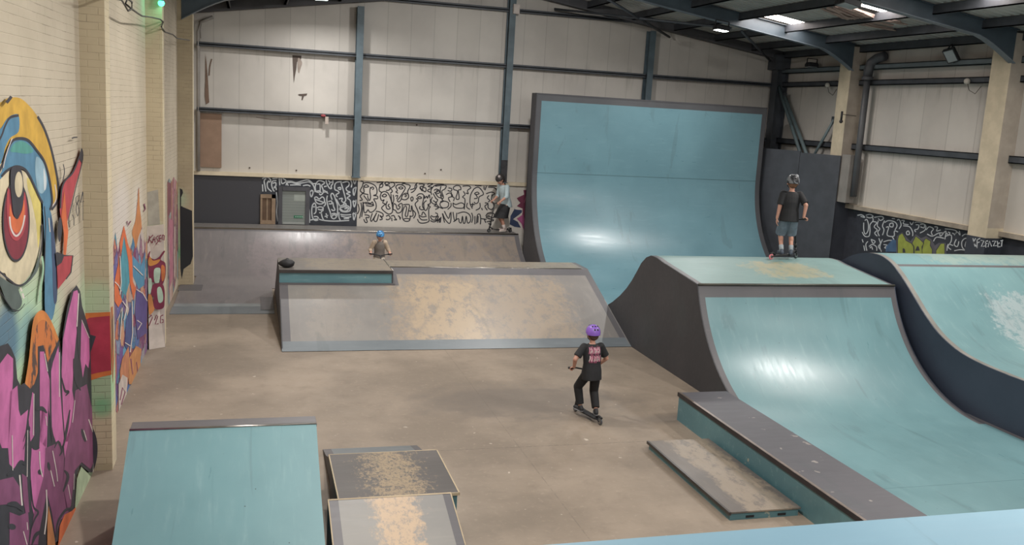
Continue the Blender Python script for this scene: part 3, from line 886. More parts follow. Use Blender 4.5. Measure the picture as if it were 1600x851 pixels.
black3 = [
    [(0, 200), (60, 190), (130, 190), (120, 230), (80, 260), (100, 330), (80, 350), (60, 300)], [(10, 260), (40, 240), (50, 280), (10, 290)], [(0, 340), (30, 370), (0, 400)], [(0, 440), (40, 460), (0, 480)], [(60, 400), (110, 380), (160, 400), (150, 450), (90, 460), (60, 430), (60, 400)], [(130, 300), (180, 280), (210, 320), (160, 340), (180, 390)], [(190, 400), (190, 440), (150, 480)],
    [(220, 210), (260, 190), (300, 200), (310, 240), (280, 250), (290, 340), (270, 360), (250, 340), (270, 260), (225, 240), (220, 210)], [(195, 270), (200, 320), (230, 340), (220, 380)], [(215, 400), (250, 420), (310, 400), (350, 420), (340, 460), (290, 465), (250, 460), (220, 440), (215, 400)], [(340, 260), (360, 300), (330, 330), (360, 360), (350, 480)], [(330, 200), (400, 195), (430, 220), (390, 250), (400, 290), (370, 280)], [(160, 220), (200, 230), (190, 260), (150, 250)],
    [(470, 230), (520, 210), (570, 260), (580, 300), (530, 330), (520, 390), (490, 410), (470, 390)], [(470, 230), (430, 300), (420, 400), (450, 470)], [(475, 285), (510, 270), (530, 290), (490, 300), (475, 285)], [(490, 300), (510, 340), (470, 350)], [(390, 400), (380, 450), (420, 480)], [(430, 420), (480, 420)], [(455, 400), (450, 450)], [(540, 400), (540, 460), (490, 490)], [(590, 200), (590, 240)], [(620, 195), (600, 250)],
    [(640, 210), (720, 220), (750, 270), (740, 320), (710, 350)], [(615, 290), (680, 270), (720, 290), (680, 310)], [(650, 310), (630, 340), (660, 370), (640, 390)], [(690, 300), (680, 360), (710, 440), (680, 480), (640, 460), (640, 420)], [(600, 400), (640, 410), (600, 440), (630, 490)], [(560, 460), (570, 490)], [(650, 195), (740, 200)], [(480, 190), (560, 195)],
    [(90, 530), (120, 600), (170, 650), (190, 600), (190, 510)], [(110, 500), (160, 590), (180, 520)], [(215, 510), (230, 600), (250, 610), (260, 520)], [(270, 530), (340, 510), (400, 530), (430, 580), (420, 630), (390, 640), (375, 560), (360, 640), (340, 640), (330, 560), (315, 640), (290, 630), (280, 590), (220, 630)], [(440, 520), (455, 580), (440, 640)],
    [(480, 560), (480, 660)], [(500, 650), (510, 550), (540, 540), (550, 600), (545, 660)], [(520, 560), (515, 640)], [(550, 590), (620, 600)], [(610, 560), (640, 525), (710, 530), (700, 580), (640, 560), (620, 580), (710, 610), (620, 630)], [(640, 650), (680, 665)], [(590, 590), (610, 640)], [(0, 520), (30, 540), (0, 600)], [(40, 560), (20, 620)], [(60, 580), (50, 640)]]
l3 = F3.lift()
for q in black3:
    F3.line(q, W, INK_B, lift=l3)
# maroon and navy piece at the end of the gable wall
MRN, NVY, MAG = flat('#6d3047'), flat('#2f3b58'), flat('#9b4d78')
F3.fill([(985, 345), (1010, 330), (1075, 300), (1065, 245), (1145, 245), (1150, 780), (1110, 790), (1080, 700), (1050, 560), (1055, 470), (985, 440), (1030, 400), (1010, 380)], MRN, smooth=False)
F3.fill([(960, 470), (1050, 480), (1055, 520), (950, 600), (1000, 625), (1035, 700), (960, 690), (900, 660), (910, 560)], NVY, smooth=False)
F3.fill([(985, 590), (1060, 540), (1110, 680), (1110, 790), (1075, 740), (1040, 650)], MAG, smooth=False)
F3.line([(965, 475), (1050, 482), (1052, 520), (945, 600), (1000, 625), (1040, 700), (1080, 790)], 9, HIL, smooth=False)
F3.line([(1108, 290), (1075, 400)], 6, flat('#a86c7c'))
struct(m, 'wall_back', 'gable wall of pale sheeting over a low wall of doodled faces', origin=(7, D + .1, 0))

# brown board low in the sheeting
m = MB()
p0, p1 = hit(310, 176, (0, D, 0), (0, 1, 0)), hit(346, 262, (0, D, 0), (0, 1, 0))
m.box(p0.x, p1.x, D - .01, D + .05, p1.z, p0.z, paint('#8c7361', .8, .1))
tag(m.build('patch_board', bevel=.004), 'brown board patching the pale sheeting beside the cream wall', 'board')

# sheeting rails and wind posts on the gable
for z, xa, xb in ((5.6, -1.4, 15.5), (3.93, -1.4, 15.5), (7.13, 3.4, 10.9)):
    m = MB()
    m.box(xa, xb, D - .16, D + .04, z - .012, z + .012, M_STEEL_DK)
    m.box(xa, xb, D - .16, D - .145, z - .055, z + .055, M_STEEL_DK)
    tag(m.build('beam_rail'), 'thin steel sheeting rail across the gable wall', None, 'sheeting rails of the gable', 'structure')
for x in (2.78, 6.99, 11.28):
    m = MB()
    zt = zroof(x) - .35
    m.box(x - .09, x + .09, D - .30, D - .28, 2.3, zt, M_POST)
    m.box(x - .09, x + .09, D - .02, D, 2.3, zt, M_POST)
    m.box(x - .008, x + .008, D - .28, D - .02, 2.3, zt, M_POST)
    m.box(x - .12, x + .12, D - .32, D + .02, 2.29, 2.31, M_POST)
    if x > 6 and x < 8:
        m.box(x - .092, x + .092, D - .303, D - .279, 2.31, 2.95, flat('#2c2b2e', .7, .3, 12))
    struct(m, 'wall_column', 'blue grey steel post standing against the gable wall')
m = MB()
m.box(6.98, 7.16, D - .39, D - .30, 7.02, 7.28, paint('#b3a9a4', .6))
m.box(7.0, 7.14, D - .395, D - .39, 7.05, 7.25, paint('#bdb4ae', .6))
tag(m.build('junction_box', bevel=.006), 'white junction box high on the middle steel post', 'electrical box')
m = MB()
q = hit(507, 182, (0, D - .2, 0), (0, 1, 0))
m.ball((q.x - .03, D - .17, q.z + .02), (.07, .04, .04), paint('#8d3a40', .6), 10, 6)
m.box(q.x + .02, q.x + .11, D - .19, D - .17, q.z - .2, q.z + .0, paint('#a79b92', .7))
tag(m.build('hanging_tag', bevel=.004), 'small red clip with a pale tag on the lower rail', 'tag')
m = MB()
m.tube([(-1.36, D - .12, 2.3), (-1.36, D - .12, 5.9), (-1.30, D - .12, 6.15), (-1.0, D - .1, 6.3)], .045, paint('#8f8a84', .5), 8)
tag(m.build('downpipe'), 'slim pale pipe in the corner by the cream wall', 'pipe')

# roller shutter, small timber opening, green sign
P = lambda x, y: hit(x, y, (0, D, 0), (0, 1, 0))
a, b = P(435, 291), P(483, 347)
m = MB()
RS = NT('shutter_slats', .55)
_w = RS.math('FRACT', RS.math('MULTIPLY', RS.Z, 13))
RS.bump(_w, .3, .01)
_nn = RS.noise(2, 4)
RS = RS.done(RS.mix(RS.step(_w, .12, .03), RS.mix(_nn, '#6f7673', '#868b86'), '#5b605e'))
t = thing('roller_door', ((a.x + b.x) / 2, D - .05, .92), 'grey roller shutter with a small green sign in the doodled wall', 'door')
m.box(a.x + .1, b.x - .1, D - .035, D, .92, a.z - .09, RS)
m.build('shutter_curtain', t)
m = MB()
for x0, x1 in ((a.x, a.x + .11), (b.x - .11, b.x)):
    m.box(x0, x1, D - .07, D, .92, a.z, M_CHAR)
m.box(a.x + .11, b.x - .11, D - .09, D, a.z - .1, a.z, M_CHAR)
m.build('door_frame', t)
m = MB()
m.box(a.x + .13, b.x - .13, D - .055, D - .035, .93, .99, paint('#8f9390', .5))
m.build('bottom_rail', t)
m = MB()
g0, g1 = P(459, 336), P(473, 340.5)
m.box(g0.x, g1.x, D - .045, D - .035, g1.z, g0.z, paint('#2f6a50', .6))
for k in range(5):
    m.box(g0.x + .04 + k * .045, g0.x + .065 + k * .045, D - .047, D - .045, (g0.z + g1.z) / 2 - .012, (g0.z + g1.z) / 2 + .012, paint('#9fb8a8', .6))
m.build('sign_plate', t)['label'] = 'small green sign on the shutter'
m = MB()
m.box(a.x + .42, a.x + .72, D - .038, D - .035, a.z - .38, a.z - .2, paint('#8f958f', .6))
m.build('pale_patch', t)
a, b = P(407, 303), P(430, 347)
t = thing('timber_hatch', ((a.x + b.x) / 2, D - .05, .92), 'narrow timber framed hatch beside the roller shutter', 'hatch')
WD, WD2 = paint('#8a7560', .75, .2), paint('#5f4a39', .8, .25)
m = MB()
m.box(a.x, a.x + .05, D - .05, D, .92, a.z, WD)
m.box(b.x - .1, b.x, D - .06, D, .92, a.z, WD)
m.box(a.x, b.x, D - .06, D, a.z - .1, a.z, WD)
m.box(a.x, b.x, D - .08, D, .92, 1.02, WD)
m.build('hatch_frame', t)
m = MB()
m.box(a.x + .05, b.x - .1, D - .02, D, 1.02, a.z - .1, WD2)
m.box((a.x + b.x) / 2 - .04, (a.x + b.x) / 2, D - .03, D - .02, 1.02, a.z - .1, WD)
m.build('hatch_boards', t)

# ------------------------------------------------------------------ right wall
m = MB()
DK = flat('#2a2d35', .7, .15)
m.box(XR, XR + .3, -5, D + .3, 0, 2.25, DK)
m.box(XR - .12, XR + .3, -5, D - .0, 2.25, 2.36, paint('#8f8578', .8, .2), mt=M_CREAM)
m.box(XR, XR + .3, -5, D + .3, 2.36, zroof(XR), CL_Y)
R = Art(m, (XR, 0, 0), (-1, 0, 0), (1340, 320, 6.154))
rl = R.lift()
W = 9
rw = [
    [(0, 100), (40, 95), (70, 120), (30, 110)], [(80, 100), (120, 90), (150, 110), (120, 125), (85, 115)], [(70, 150), (90, 140), (105, 190), (100, 250), (75, 280), (60, 240), (60, 170)], [(45, 260), (70, 300), (110, 300), (120, 250), (120, 190), (150, 150), (140, 110)], [(160, 120), (230, 110), (250, 130), (220, 150), (200, 130)], [(150, 160), (185, 170), (160, 210), (190, 240), (165, 270), (190, 300)],
    [(200, 150), (190, 200), (215, 230), (195, 260), (210, 300)], [(260, 150), (240, 200), (255, 240), (240, 290)], [(260, 170), (300, 150), (360, 165), (380, 200), (360, 240)], [(310, 180), (340, 175), (340, 210), (310, 205), (310, 180)], [(275, 215), (300, 215), (285, 290), (350, 300), (355, 250), (390, 260)], [(380, 150), (400, 140), (420, 190), (400, 230)], [(420, 150), (450, 150), (440, 180), (490, 190)],
    [(440, 200), (500, 210), (530, 260), (530, 300)], [(470, 260), (490, 250), (500, 280), (475, 285), (470, 260)], [(505, 165), (520, 190), (540, 160)], [(560, 190), (590, 195), (580, 230), (550, 240), (560, 260)], [(600, 190), (640, 185), (640, 220), (605, 210)], [(550, 170), (580, 165), (650, 190), (650, 240), (600, 270)], [(660, 240), (690, 210), (730, 230), (710, 260), (720, 290)], [(740, 210), (770, 215), (760, 250), (800, 240)],
    [(670, 280), (720, 300), (780, 270), (830, 270)], [(730, 350), (760, 310), (830, 320)], [(790, 270), (800, 300), (850, 250), (840, 330)], [(840, 230), (900, 235), (950, 250), (940, 280), (910, 270)], [(870, 260), (890, 270), (870, 290), (860, 270)], [(850, 300), (900, 290), (900, 350), (870, 400), (900, 430)], [(930, 290), (960, 260), (985, 290), (980, 250)], [(950, 330), (930, 380), (960, 400), (975, 350)],
    [(1005, 300), (1040, 280), (1095, 300)], [(1090, 330), (1040, 320), (1005, 350), (1005, 400), (1030, 430), (1070, 425)], [(1045, 350), (1035, 400), (1075, 405), (1045, 350)], [(930, 440), (1000, 430), (1070, 450)], [(45, 330), (55, 360)], [(60, 390), (70, 440)], [(100, 350), (80, 380), (90, 440)], [(130, 330), (170, 350), (150, 370), (130, 330)], [(110, 400), (140, 380), (180, 400), (185, 440)], [(120, 415), (135, 400), (145, 430)],
    [(205, 320), (220, 370), (200, 400), (230, 440)], [(240, 330), (215, 400), (230, 450)], [(250, 380), (290, 390), (260, 410), (290, 420)], [(250, 355), (300, 340), (350, 340), (330, 300)], [(860, 440), (870, 380), (920, 390)], [(330, 130), (360, 132)]]
for q in rw:
    R.line(q, W, INK_W, lift=rl)
GRN = flat('#8a9440', .7, .12)
R.fill([(270, 450), (275, 400), (310, 360), (340, 330), (370, 340), (375, 450)], flat('#3f5a78'), smooth=False)
R.fill([(372, 470), (378, 300), (430, 262), (480, 320), (510, 350), (560, 280), (610, 320), (660, 300), (710, 330), (745, 390), (780, 365), (850, 365), (855, 470)], flat('#55535a'), smooth=False)
gl = R.lift()
for q in ([(385, 480), (388, 330), (400, 290), (432, 272), (460, 320), (465, 340), (520, 370), (540, 400), (540, 480)], [(525, 370), (560, 300), (600, 330), (640, 370), (620, 400), (625, 480), (550, 480), (545, 400)], [(640, 345), (660, 320), (705, 350), (700, 390), (720, 430), (718, 480), (625, 480), (622, 430)], [(755, 480), (755, 440), (800, 372), (838, 372), (840, 480)]):
    R.fill(q, GRN, smooth=False, lift=gl)
    R.line(q, 6, DRK, smooth=False, closed=True, lift=gl + .001)
R.fill([(435, 460), (435, 420), (447, 415), (458, 430), (462, 460)], DRK, smooth=False)
R.fill([(555, 440), (575, 395), (590, 400), (600, 440)], DRK, smooth=False)
struct(m, 'wall_right', 'side wall of pale sheeting over a low charcoal wall with white doodles', origin=(XR + .1, 10, 0))

for i, (y0, y1) in enumerate(((21.9, 22.4), (16.4, 16.95), (10.9, 11.45), (5.4, 5.95))):
    m = MB()
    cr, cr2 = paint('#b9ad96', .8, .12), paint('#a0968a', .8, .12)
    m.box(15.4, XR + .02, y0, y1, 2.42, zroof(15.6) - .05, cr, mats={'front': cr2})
    m.box(15.395, XR + .02, y0 - .005, y1 + .005, 0, 2.42 if i == 0 else 2.2, paint('#2f333c', .7))
    if i:
        m.box(15.4, XR + .02, y0, y1, 2.2, 2.42, cr)
    if i == 1:
        # scribbled lettering on the column's dark foot
        K = Art(m, (15.39, 0, 0), (-1, 0, 0), (1340, 320, 6.154))
        kl = K.lift()
        for q in ([(1110, 320), (1120, 360), (1130, 400)], [(1135, 320), (1118, 360), (1150, 410)], [(1150, 330), (1150, 415)], [(1150, 335), (1180, 320)], [(1150, 365), (1175, 355)], [(1185, 340), (1215, 345), (1190, 400), (1225, 395)], [(1230, 345), (1235, 410)], [(1225, 350), (1255, 345)], [(1230, 375), (1250, 370)], [(1255, 405), (1270, 345), (1290, 400)],
                  [(1295, 350), (1330, 345), (1305, 395), (1340, 390)], [(1345, 345), (1350, 405), (1375, 400)], [(1350, 370), (1370, 365)], [(1375, 345), (1400, 340)], [(1390, 345), (1385, 400)]):
            K.line(q, 9, INK_W, smooth=False, lift=kl)
    tag(m.build('wall_column'), 'tall cream column with a dark painted foot on the side wall', None, 'cream columns of the side wall', 'structure')
for z, h, xo, c in ((6.02, .14, .18, paint('#5a6468', .55)), (5.62, .14, .14, M_STEEL_DK), (3.92, .16, .14, M_STEEL_DK)):
    for (ya, yb) in ((22.4, D - .05), (16.95, 21.9), (11.45, 16.4), (5.95, 10.9)):
        m = MB()
        m.box(XR - xo, XR, ya, yb, z - h / 2, z - h / 2 + .02, c)
        m.box(XR - xo, XR, ya, yb, z + h / 2 - .02, z + h / 2, c)
        m.box(XR - xo, XR - xo + .02, ya, yb, z - h / 2, z + h / 2, c)
        tag(m.build('beam_rail'), 'steel rail along the side wall between two cream columns', None, 'rails of the side wall', 'structure')
# corner stanchion and bracing
m = MB()
m.box(15.42, 15.44, D - .42, D - .1, 0, 6.5, M_STEEL_DK)
m.box(15.78, 15.8, D - .42, D - .1, 0, 6.5, M_STEEL_DK)
m.box(15.44, 15.78, D - .3, D - .27, 0, 6.5, M_STEEL_DK)
m.box(15.3, 15.82, D - .45, D - .02, 6.05, 6.5, M_STEEL_DK)
struct(m, 'wall_column', 'dark steel stanchion in the far corner')
for i, (p, q) in enumerate((((1215, 130), (1250, 237)), ((1226, 150), (1262, 245)), ((1303, 187), (1272, 242)))):
    P0, P1 = hit(*p, (15.6, 0, 0), (1, 0, 0)), hit(*q, (15.6, 0, 0), (1, 0, 0))
    dv = (P1 - P0)
    m = MB()
    m.tube([P0, P0 + dv * 1.6], .055 if i < 2 else .04, paint('#5d6c70', .5), 8)
    m.obox(P0, (.02, 0, 0), (0, .09, 0), (0, 0, .09), M_STEEL_DK)
    tag(m.build('wall_brace'), ['steel bracing tube in the far corner bay, nearer the corner', 'steel bracing tube in the far corner bay, in front of its twin', 'short steel brace beside the far cream column'][i], None, 'bracing tubes', 'structure')

# dark safety hoarding between the vert wall and the far column
m = MB()
p, q = Vector((15.385, 21.86, 0)), Vector((14.34, 24.5, 0))
mid = p + (q - p) * .46
for i, (a, b) in enumerate(((p, mid), (mid, q))):
    t = (b - a).normalized()
    n = Vector((-t.y, t.x, 0)) * .02
    zt = 3.66 if i == 0 else 3.70
    for s0, s1 in (((a + t * .006), (b - t * .006)),):
        c = (s0 + s1) / 2 + Vector((0, 0, zt / 2))
        m.obox(c, (s1 - s0) / 2, n, (0, 0, zt / 2), M_DARKPANEL)
tag(m.build('hoarding', origin=(mid.x, mid.y, 0)), 'tall dark plywood hoarding behind the boy in denim shorts', 'hoarding')
# painted lower casing and rainwater pipe beside the far column
t = thing('rainwater_pipe', (15.58, 21.4, 2.4), 'dark rainwater pipe with elbow beside the far cream column', 'pipe')
m = MB()
m.tube([(15.575, 21.4, 2.6), (15.575, 21.4, 5.8)], .085, paint('#4b4d50', .5), 12)
m.build('pipe_shaft', t)
m = MB()
m.tube([(15.575, 21.4, 5.7), (15.575, 21.4, 5.95), (15.6, 21.36, 6.12), (15.66, 21.2, 6.24), (15.68, 20.95, 6.28)], .125, paint('#45464a', .5), 12)
m.disc((15.575, 21.4, 5.72), (0, 0, 1), .15, .08, paint('#45464a', .5))
m.build('pipe_elbow', t)
m = MB()
m.box(15.42, 15.67, 21.5, 21.89, 2.42, 3.7, paint('#7c7873', .7))
m.build('pipe_casing', t)

# ------------------------------------------------------------------ roof
M_SHEET = NT('roof_sheet', .75)
_n = M_SHEET.noise(1.2, 6)
M_SHEET = M_SHEET.done(M_SHEET.mix(M_SHEET.step(_n, .3, .7), '#9a9a97', '#b3b2ae'))
M_SKY = emit('daylit_rooflight', '#fff2ea', 16.0)
M_FILL_SKY = emit('added_fill_rooflight', '#fff6f0', 5.0)
SKY = [(21.1, 21.75), (17.5, 18.15), (14.4, 15.05), (12.8, 13.45), (9.0, 9.65)]  # panels nearest the camera are unseen, added for sheen and fill
SX0, SX1 = 12.1, 13.75
LX0, LX1 = .4, 3.4
FILL_SKY = [(17.5, 18.7), (14.4, 15.6), (9.9, 11.1), (6.2, 7.4), (2.2, 3.4)]  # left slope panels are out of view, added for soft fill light
m = MB()
y = -5.0
while y < 26.2:
    for side in (-1, 1):
        xs = [(-2.1, LX0), (LX0, LX1), (LX1, 7.09)] if side < 0 else [(7.09, SX0), (SX0, SX1), (SX1, 16.2)]
        for (xa, xb) in xs:
            if (xa == SX0 and any(s0 - .02 <= y < s1 - .02 for s0, s1 in SKY)) or (xa == LX0 and any(s0 - .02 <= y < s1 - .02 for s0, s1 in FILL_SKY)):
                continue
            pr = [(0, 0), (.09, 0), (.11, .03), (.2, .03), (.22, 0)]
            for (u0, h0), (u1, h1) in zip(pr[:-1], pr[1:]):
                m.face([(xa, y + u0, zroof(xa) + h0), (xb, y + u0, zroof(xb) + h0), (xb, y + u1, zroof(xb) + h1), (xa, y + u1, zroof(xa) + h1)], M_SHEET)
    y += .22
# insulation layer closing the roof above the sheets
for xa, xb in ((-2.1, LX0), (LX1, 7.09), (7.09, SX0), (SX1, 16.2)):
    m.face([(xa, -5, zroof(xa) + .12), (xb, -5, zroof(xb) + .12), (xb, 26.3, zroof(xb) + .12), (xa, 26.3, zroof(xa) + .12)], M_SHEET)
for (a0, a1, LST) in ((SX0, SX1, SKY), (LX0, LX1, FILL_SKY)):
    ys = [-5] + [v for s in sorted(LST) for v in s] + [26.3]
    for k in range(0, len(ys), 2):
        m.face([(a0, ys[k], zroof(a0) + .12), (a1, ys[k], zroof(a1) + .12), (a1, ys[k + 1], zroof(a1) + .12), (a0, ys[k + 1], zroof(a0) + .12)], M_SHEET)
struct(m, 'ceiling', 'dark ribbed roof sheeting', origin=(7, 12, 6.5))
for k, (a0, a1, s0, s1) in enumerate([(SX0, SX1, p, q) for p, q in SKY] + [(LX0, LX1, p, q) for p, q in FILL_SKY]):
    m = MB()
    m.face([(a0, s0, zroof(a0) + .02), (a1, s0, zroof(a1) + .02), (a1, s1, zroof(a1) + .02), (a0, s1, zroof(a0) + .02)], M_SKY if a0 == SX0 else M_FILL_SKY)
    tag(m.build('window_%d' % (k + 1)), 'bright rooflight panel in the dark roof', None, 'rooflights', 'structure')
# ragged pink insulation hanging round the second rooflight
m = MB()
INS = paint('#ab978f', .9, .25)
rg = random.Random(3)
for k in range(26):
    yy = 18.2 + rg.random() * 1.1
    xx = 12.4 + rg.random() * .5
    L = .9 + rg.random() * .9
    m.tube([(xx, yy, zroof(xx) - .04), (xx + L * .5, yy + rg.uniform(-.05, .05), zroof(xx + L * .5) - .07 - rg.random() * .05), (xx + L, yy + rg.uniform(-.08, .08), zroof(xx + L) - .05)], .012 + rg.random() * .012, INS, 5)
tag(m.build('insulation_shreds'), 'ragged pink insulation strands hanging beside a bright rooflight', 'insulation', None, 'stuff')

for x in (15.62, 14.55, 13.3, 11.95, 10.6, 9.2, 7.8, 6.4, 5.0, 3.6, 2.2, .8, -.6, -1.6):
    m = MB()
    z = zroof(x) - .005
    m.box(x - .03, x + .03, -5, 25.9, z - .19, z, M_STEEL_DK)
    m.box(x - .03, x + .06, -5, 25.9, z - .19, z - .175, M_STEEL_DK)
    tag(m.build('beam_purlin'), 'dark steel purlin running along the roof', None, 'roof purlins', 'structure')
M_RAFT = paint('#3e4a53', .5, .12)
for y in (21.9, 16.4, 10.9, 5.4):
    m = MB()

    def low(x):
        z = zroof(x) - .356
        e = min(x - (-1.5), 15.42 - x)
        if e < 1.0:
            z -= .36 * (1 - max(e, 0)) ** 1.35
        return z
    xs = [-1.5, -1.35, -1.2, -1.0, -.8, -.6, -.4, .5, 2.5, 5, 7.09, 9, 11, 13, 14.2, 14.42, 14.6, 14.8, 15.0, 15.2, 15.42]
    for xa, xb in zip(xs[:-1], xs[1:]):
        za, zb, ta, tb = low(xa), low(xb), zroof(xa) - .02, zroof(xb) - .02
        for yy in (y - .01, y + .01):
            f = [(xa, yy, za), (xb, yy, zb), (xb, yy, tb), (xa, yy, ta)]
            m.face(f if yy < y else f[::-1], M_RAFT)
        for (pa, pb) in ((za, zb), (ta - .012, tb - .012)):
            P = [(xa, y - .09, pa), (xb, y - .09, pb), (xb, y + .09, pb), (xa, y + .09, pa), (xa, y - .09, pa + .014), (xb, y - .09, pb + .014), (xb, y + .09, pb + .014), (xa, y + .09, pa + .014)]
            m.mesh(P, [(0, 3, 2, 1), (4, 5, 6, 7), (0, 1, 5, 4), (2, 3, 7, 6)], M_RAFT if pa != za else paint('#667079', .5, .12))
    tag(m.build('beam_rafter'), 'blue grey steel portal rafter with haunched ends', None, 'portal rafters', 'structure')
m = MB()
for xa, xb in ((-1.5, 7.09), (7.09, 15.75)):
    o = .26
    P = [(xa, D - .3, zroof(xa) - .24), (xb, D - .3, zroof(xb) - .24), (xb, D - .3, zroof(xb)), (xa, D - .3, zroof(xa)), (xa, D - .05, zroof(xa) - .24), (xb, D - .05, zroof(xb) - .24), (xb, D - .05, zroof(xb)), (xa, D - .05, zroof(xa))]
    m.mesh(P, [(0, 1, 2, 3), (4, 7, 6, 5), (0, 4, 5, 1)], paint('#4a4a4e', .6))
struct(m, 'beam_gable', 'dark steel rafter along the top of the gable')
# eaves bracing rods between rafters in the end bay
for (a, b) in (((8.2, 22.0, 7.25), (11.8, 25.7, 6.75)), ((11.8, 22.0, 6.75), (8.2, 25.7, 7.25)), ((12.1, 22.0, 6.7), (15.2, 25.7, 6.3))):
    m = MB()
    m.tube([a, b], .035, M_STEEL_DK, 6)
    tag(m.build('beam_brace'), 'thin steel rod bracing the last bay of the roof', None, 'roof bracing rods', 'structure')

# ------------------------------------------------------------------ ramps
TEAL = ply_paint('teal_ramp_paint', '#6f9398', '#66898e', '#8aa8ab', None, .36, .3, 'y')
TEAL_DECK = ply_paint('teal_deck_worn', '#7a9896', '#708d8b', '#90a8a0', [(8.6, 10.0, 13.9, 15.0, .45, .75, '#a59c7c')], .5, .3, 'x')
TEAL_SIDE = ply_paint('teal_side_scuffed', '#62898f', '#50757d', '#86a6a8', None, .5, .4, 'x', chips='#a9a694')
TEAL_QP = ply_paint('teal_wall_ramp_paint', '#5f808a', '#577781', '#71929a', None, .36, .22, 'x')
TEAL_WORN = ply_paint('teal_paint_scuffed_white', '#729598', '#66898d', '#92afb0', [(12.3, 17, 10.6, 13.2, .6, .6, '#aeb6b7'), (11.8, 15.5, 13.75, 14.6, .5, .35, '#a9ab98')], .42, .3, 'y', True, 5, 3.2, .14)
GREY = ply_paint('grey_ramp_paint', '#7f7a76', '#73706f', '#98918a', None, .4, .35, 'y', False)
GREY_BACK = ply_paint('grey_back_ramp', '#7b7676', '#6f6b6c', '#98908b', [(2.2, 8.2, 22.6, 25.6, 1.0, .62, '#8b7d6e'), (-.1, 3.0, 22.5, 25, .8, .35, '#918487')], .36, .35, 'y', False, 3, 1.8, .26)
FUNBOX = ply_paint('grey_bank_rubbed_to_wood', '#837f7a', '#777370', '#989189', [(2.5, 6.3, 15.4, 18.4, .8, .7, '#998874'), (2.9, 4.4, 15.4, 18.1, .5, .8, '#a6937a'), (1.0, 1.9, 16.3, 18, .4, .25, '#968a7c')], .45, .35, 'y', False, 5, 1.8, .28)
DECKG = ply_paint('worn_grey_deck', '#7a746d', '#66615e', '#a39a8b', [(1, 7, 18, 20, .6, .4, '#9b8b72')], .4, .4, 'x', False)
BORDER = ply_paint('dark_grey_border_paint', '#5f5c5e', '#545255', '#726e6d', None, .5, .25, 'x', False)
BORDER2 = ply_paint('charcoal_border_paint', '#47484b', '#3e3f43', '#565658', None, .5, .2, 'x', False)
SIDE_DK = ply_paint('charcoal_side_ply', '#3d3c40', '#343438', '#4a494c', None, .6, .25, 'x', False)
SIDE_NV = ply_paint('navy_side_ply', '#39404f', '#323948', '#454c5a', None, .55, .2, 'x', False)
KICK = ply_paint('grey_kick_plate', '#6d7478', '#636a6f', '#868d8f', None, .4, .3, 'x', False)
M_COPE = paint('#8d8882', .3, .15, .85)


def surf(mb, x0, x1, prof, inner, bl=.1, br=.1, border=None, bsegs=None, nx=1):
    """riding surface swept across x; prof = (y, z); bsegs = {segment index: material}"""
    xs = [x0]
    if bl:
        xs.append(x0 + bl)
    xs.append(x1 - br if br else x1)
    if br:
        xs.append(x1)
    for i in range(len(xs) - 1):
        edge = (bl and i == 0) or (br and i == len(xs) - 2)
        base = len(mb.v)
        for (y, z) in prof:
            mb.v += [(xs[i], y, z), (xs[i + 1], y, z)]
        for k in range(len(prof) - 1):
            mt = (bsegs or {}).get(k, inner)
            if edge and border:
                mt = border
            q = base + 2 * k
            mb.f.append((q, q + 1, q + 3, q + 2))
            mb.mi.append(mb.slot(mt))
            mb.sm.append(True)


def side(name, x, prof, t, mat, z0=0.0, th=.018, inward=1):
    """plywood side panel under a profile"""
    m = MB()
    P = [Vector((x, y, z - .002)) for y, z in prof] + [Vector((x, prof[-1][0], z0)), Vector((x, prof[0][0], z0))]
    Q = [p + Vector((th * inward, 0, 0)) for p in P]
    for L in (P, Q):
        for tr in tessellate_polygon([L]):
            m.face([L[k] for k in tr], mat)
    n = len(P)
    for k in range(n):
        m.face([P[k], P[(k + 1) % n], Q[(k + 1) % n], Q[k]], mat)
    return m.build(name, t)


def quarter(y0, zt, rad, n=18, sgn=1):
    """profile of a transition that starts flat and reaches height zt ending at y0; returns (y,z) rising away from the camera"""
    run = math.sqrt(max(rad ** 2 - (rad - zt) ** 2, 0))
    th = math.asin(min(run / rad, 1))
    return [(y0 - run + rad * math.sin(th * i / n), rad - rad * math.cos(th * i / n)) for i in range(n + 1)]


# --- tall blue wall ramp
X0, X1 = 7.33, 14.24
t = thing('wall_ramp', ((X0 + X1) / 2, 24.1, 0), 'huge teal vertical wall ramp with a charcoal border', 'ramp')
tr = quarter(24.0, 2.8, 2.8, 48)
prof = [(tr[0][0] - 1.95, .022)] + [(y, z + .022) for y, z in tr] + [(24.0, 4.66), (24.0, 4.82)]
m = MB()
surf(m, X0, X1, prof, TEAL_QP, .13, .13, BORDER2, {len(prof) - 2: BORDER2})
# sheet joints
m.box(X0 + .13, X1 - .13, 23.992, 24.0, 2.74, 2.75, paint('#4e6c73', .5))
m.build('riding_surface', t)
pb = prof[1:] + [(24.42, 4.82)]
side('side_panel', X0 - .02, pb, t, SIDE_DK)
side('side_panel', X1, pb, t, SIDE_DK)
m = MB()
m.box(X0 - .02, X1 + .02, 24.40, 24.44, 0, 4.83, SIDE_DK)
m.box(X0 - .02, X1 + .02, 23.99, 24.44, 4.82, 4.86, SIDE_DK)
m.build('back_panel', t)

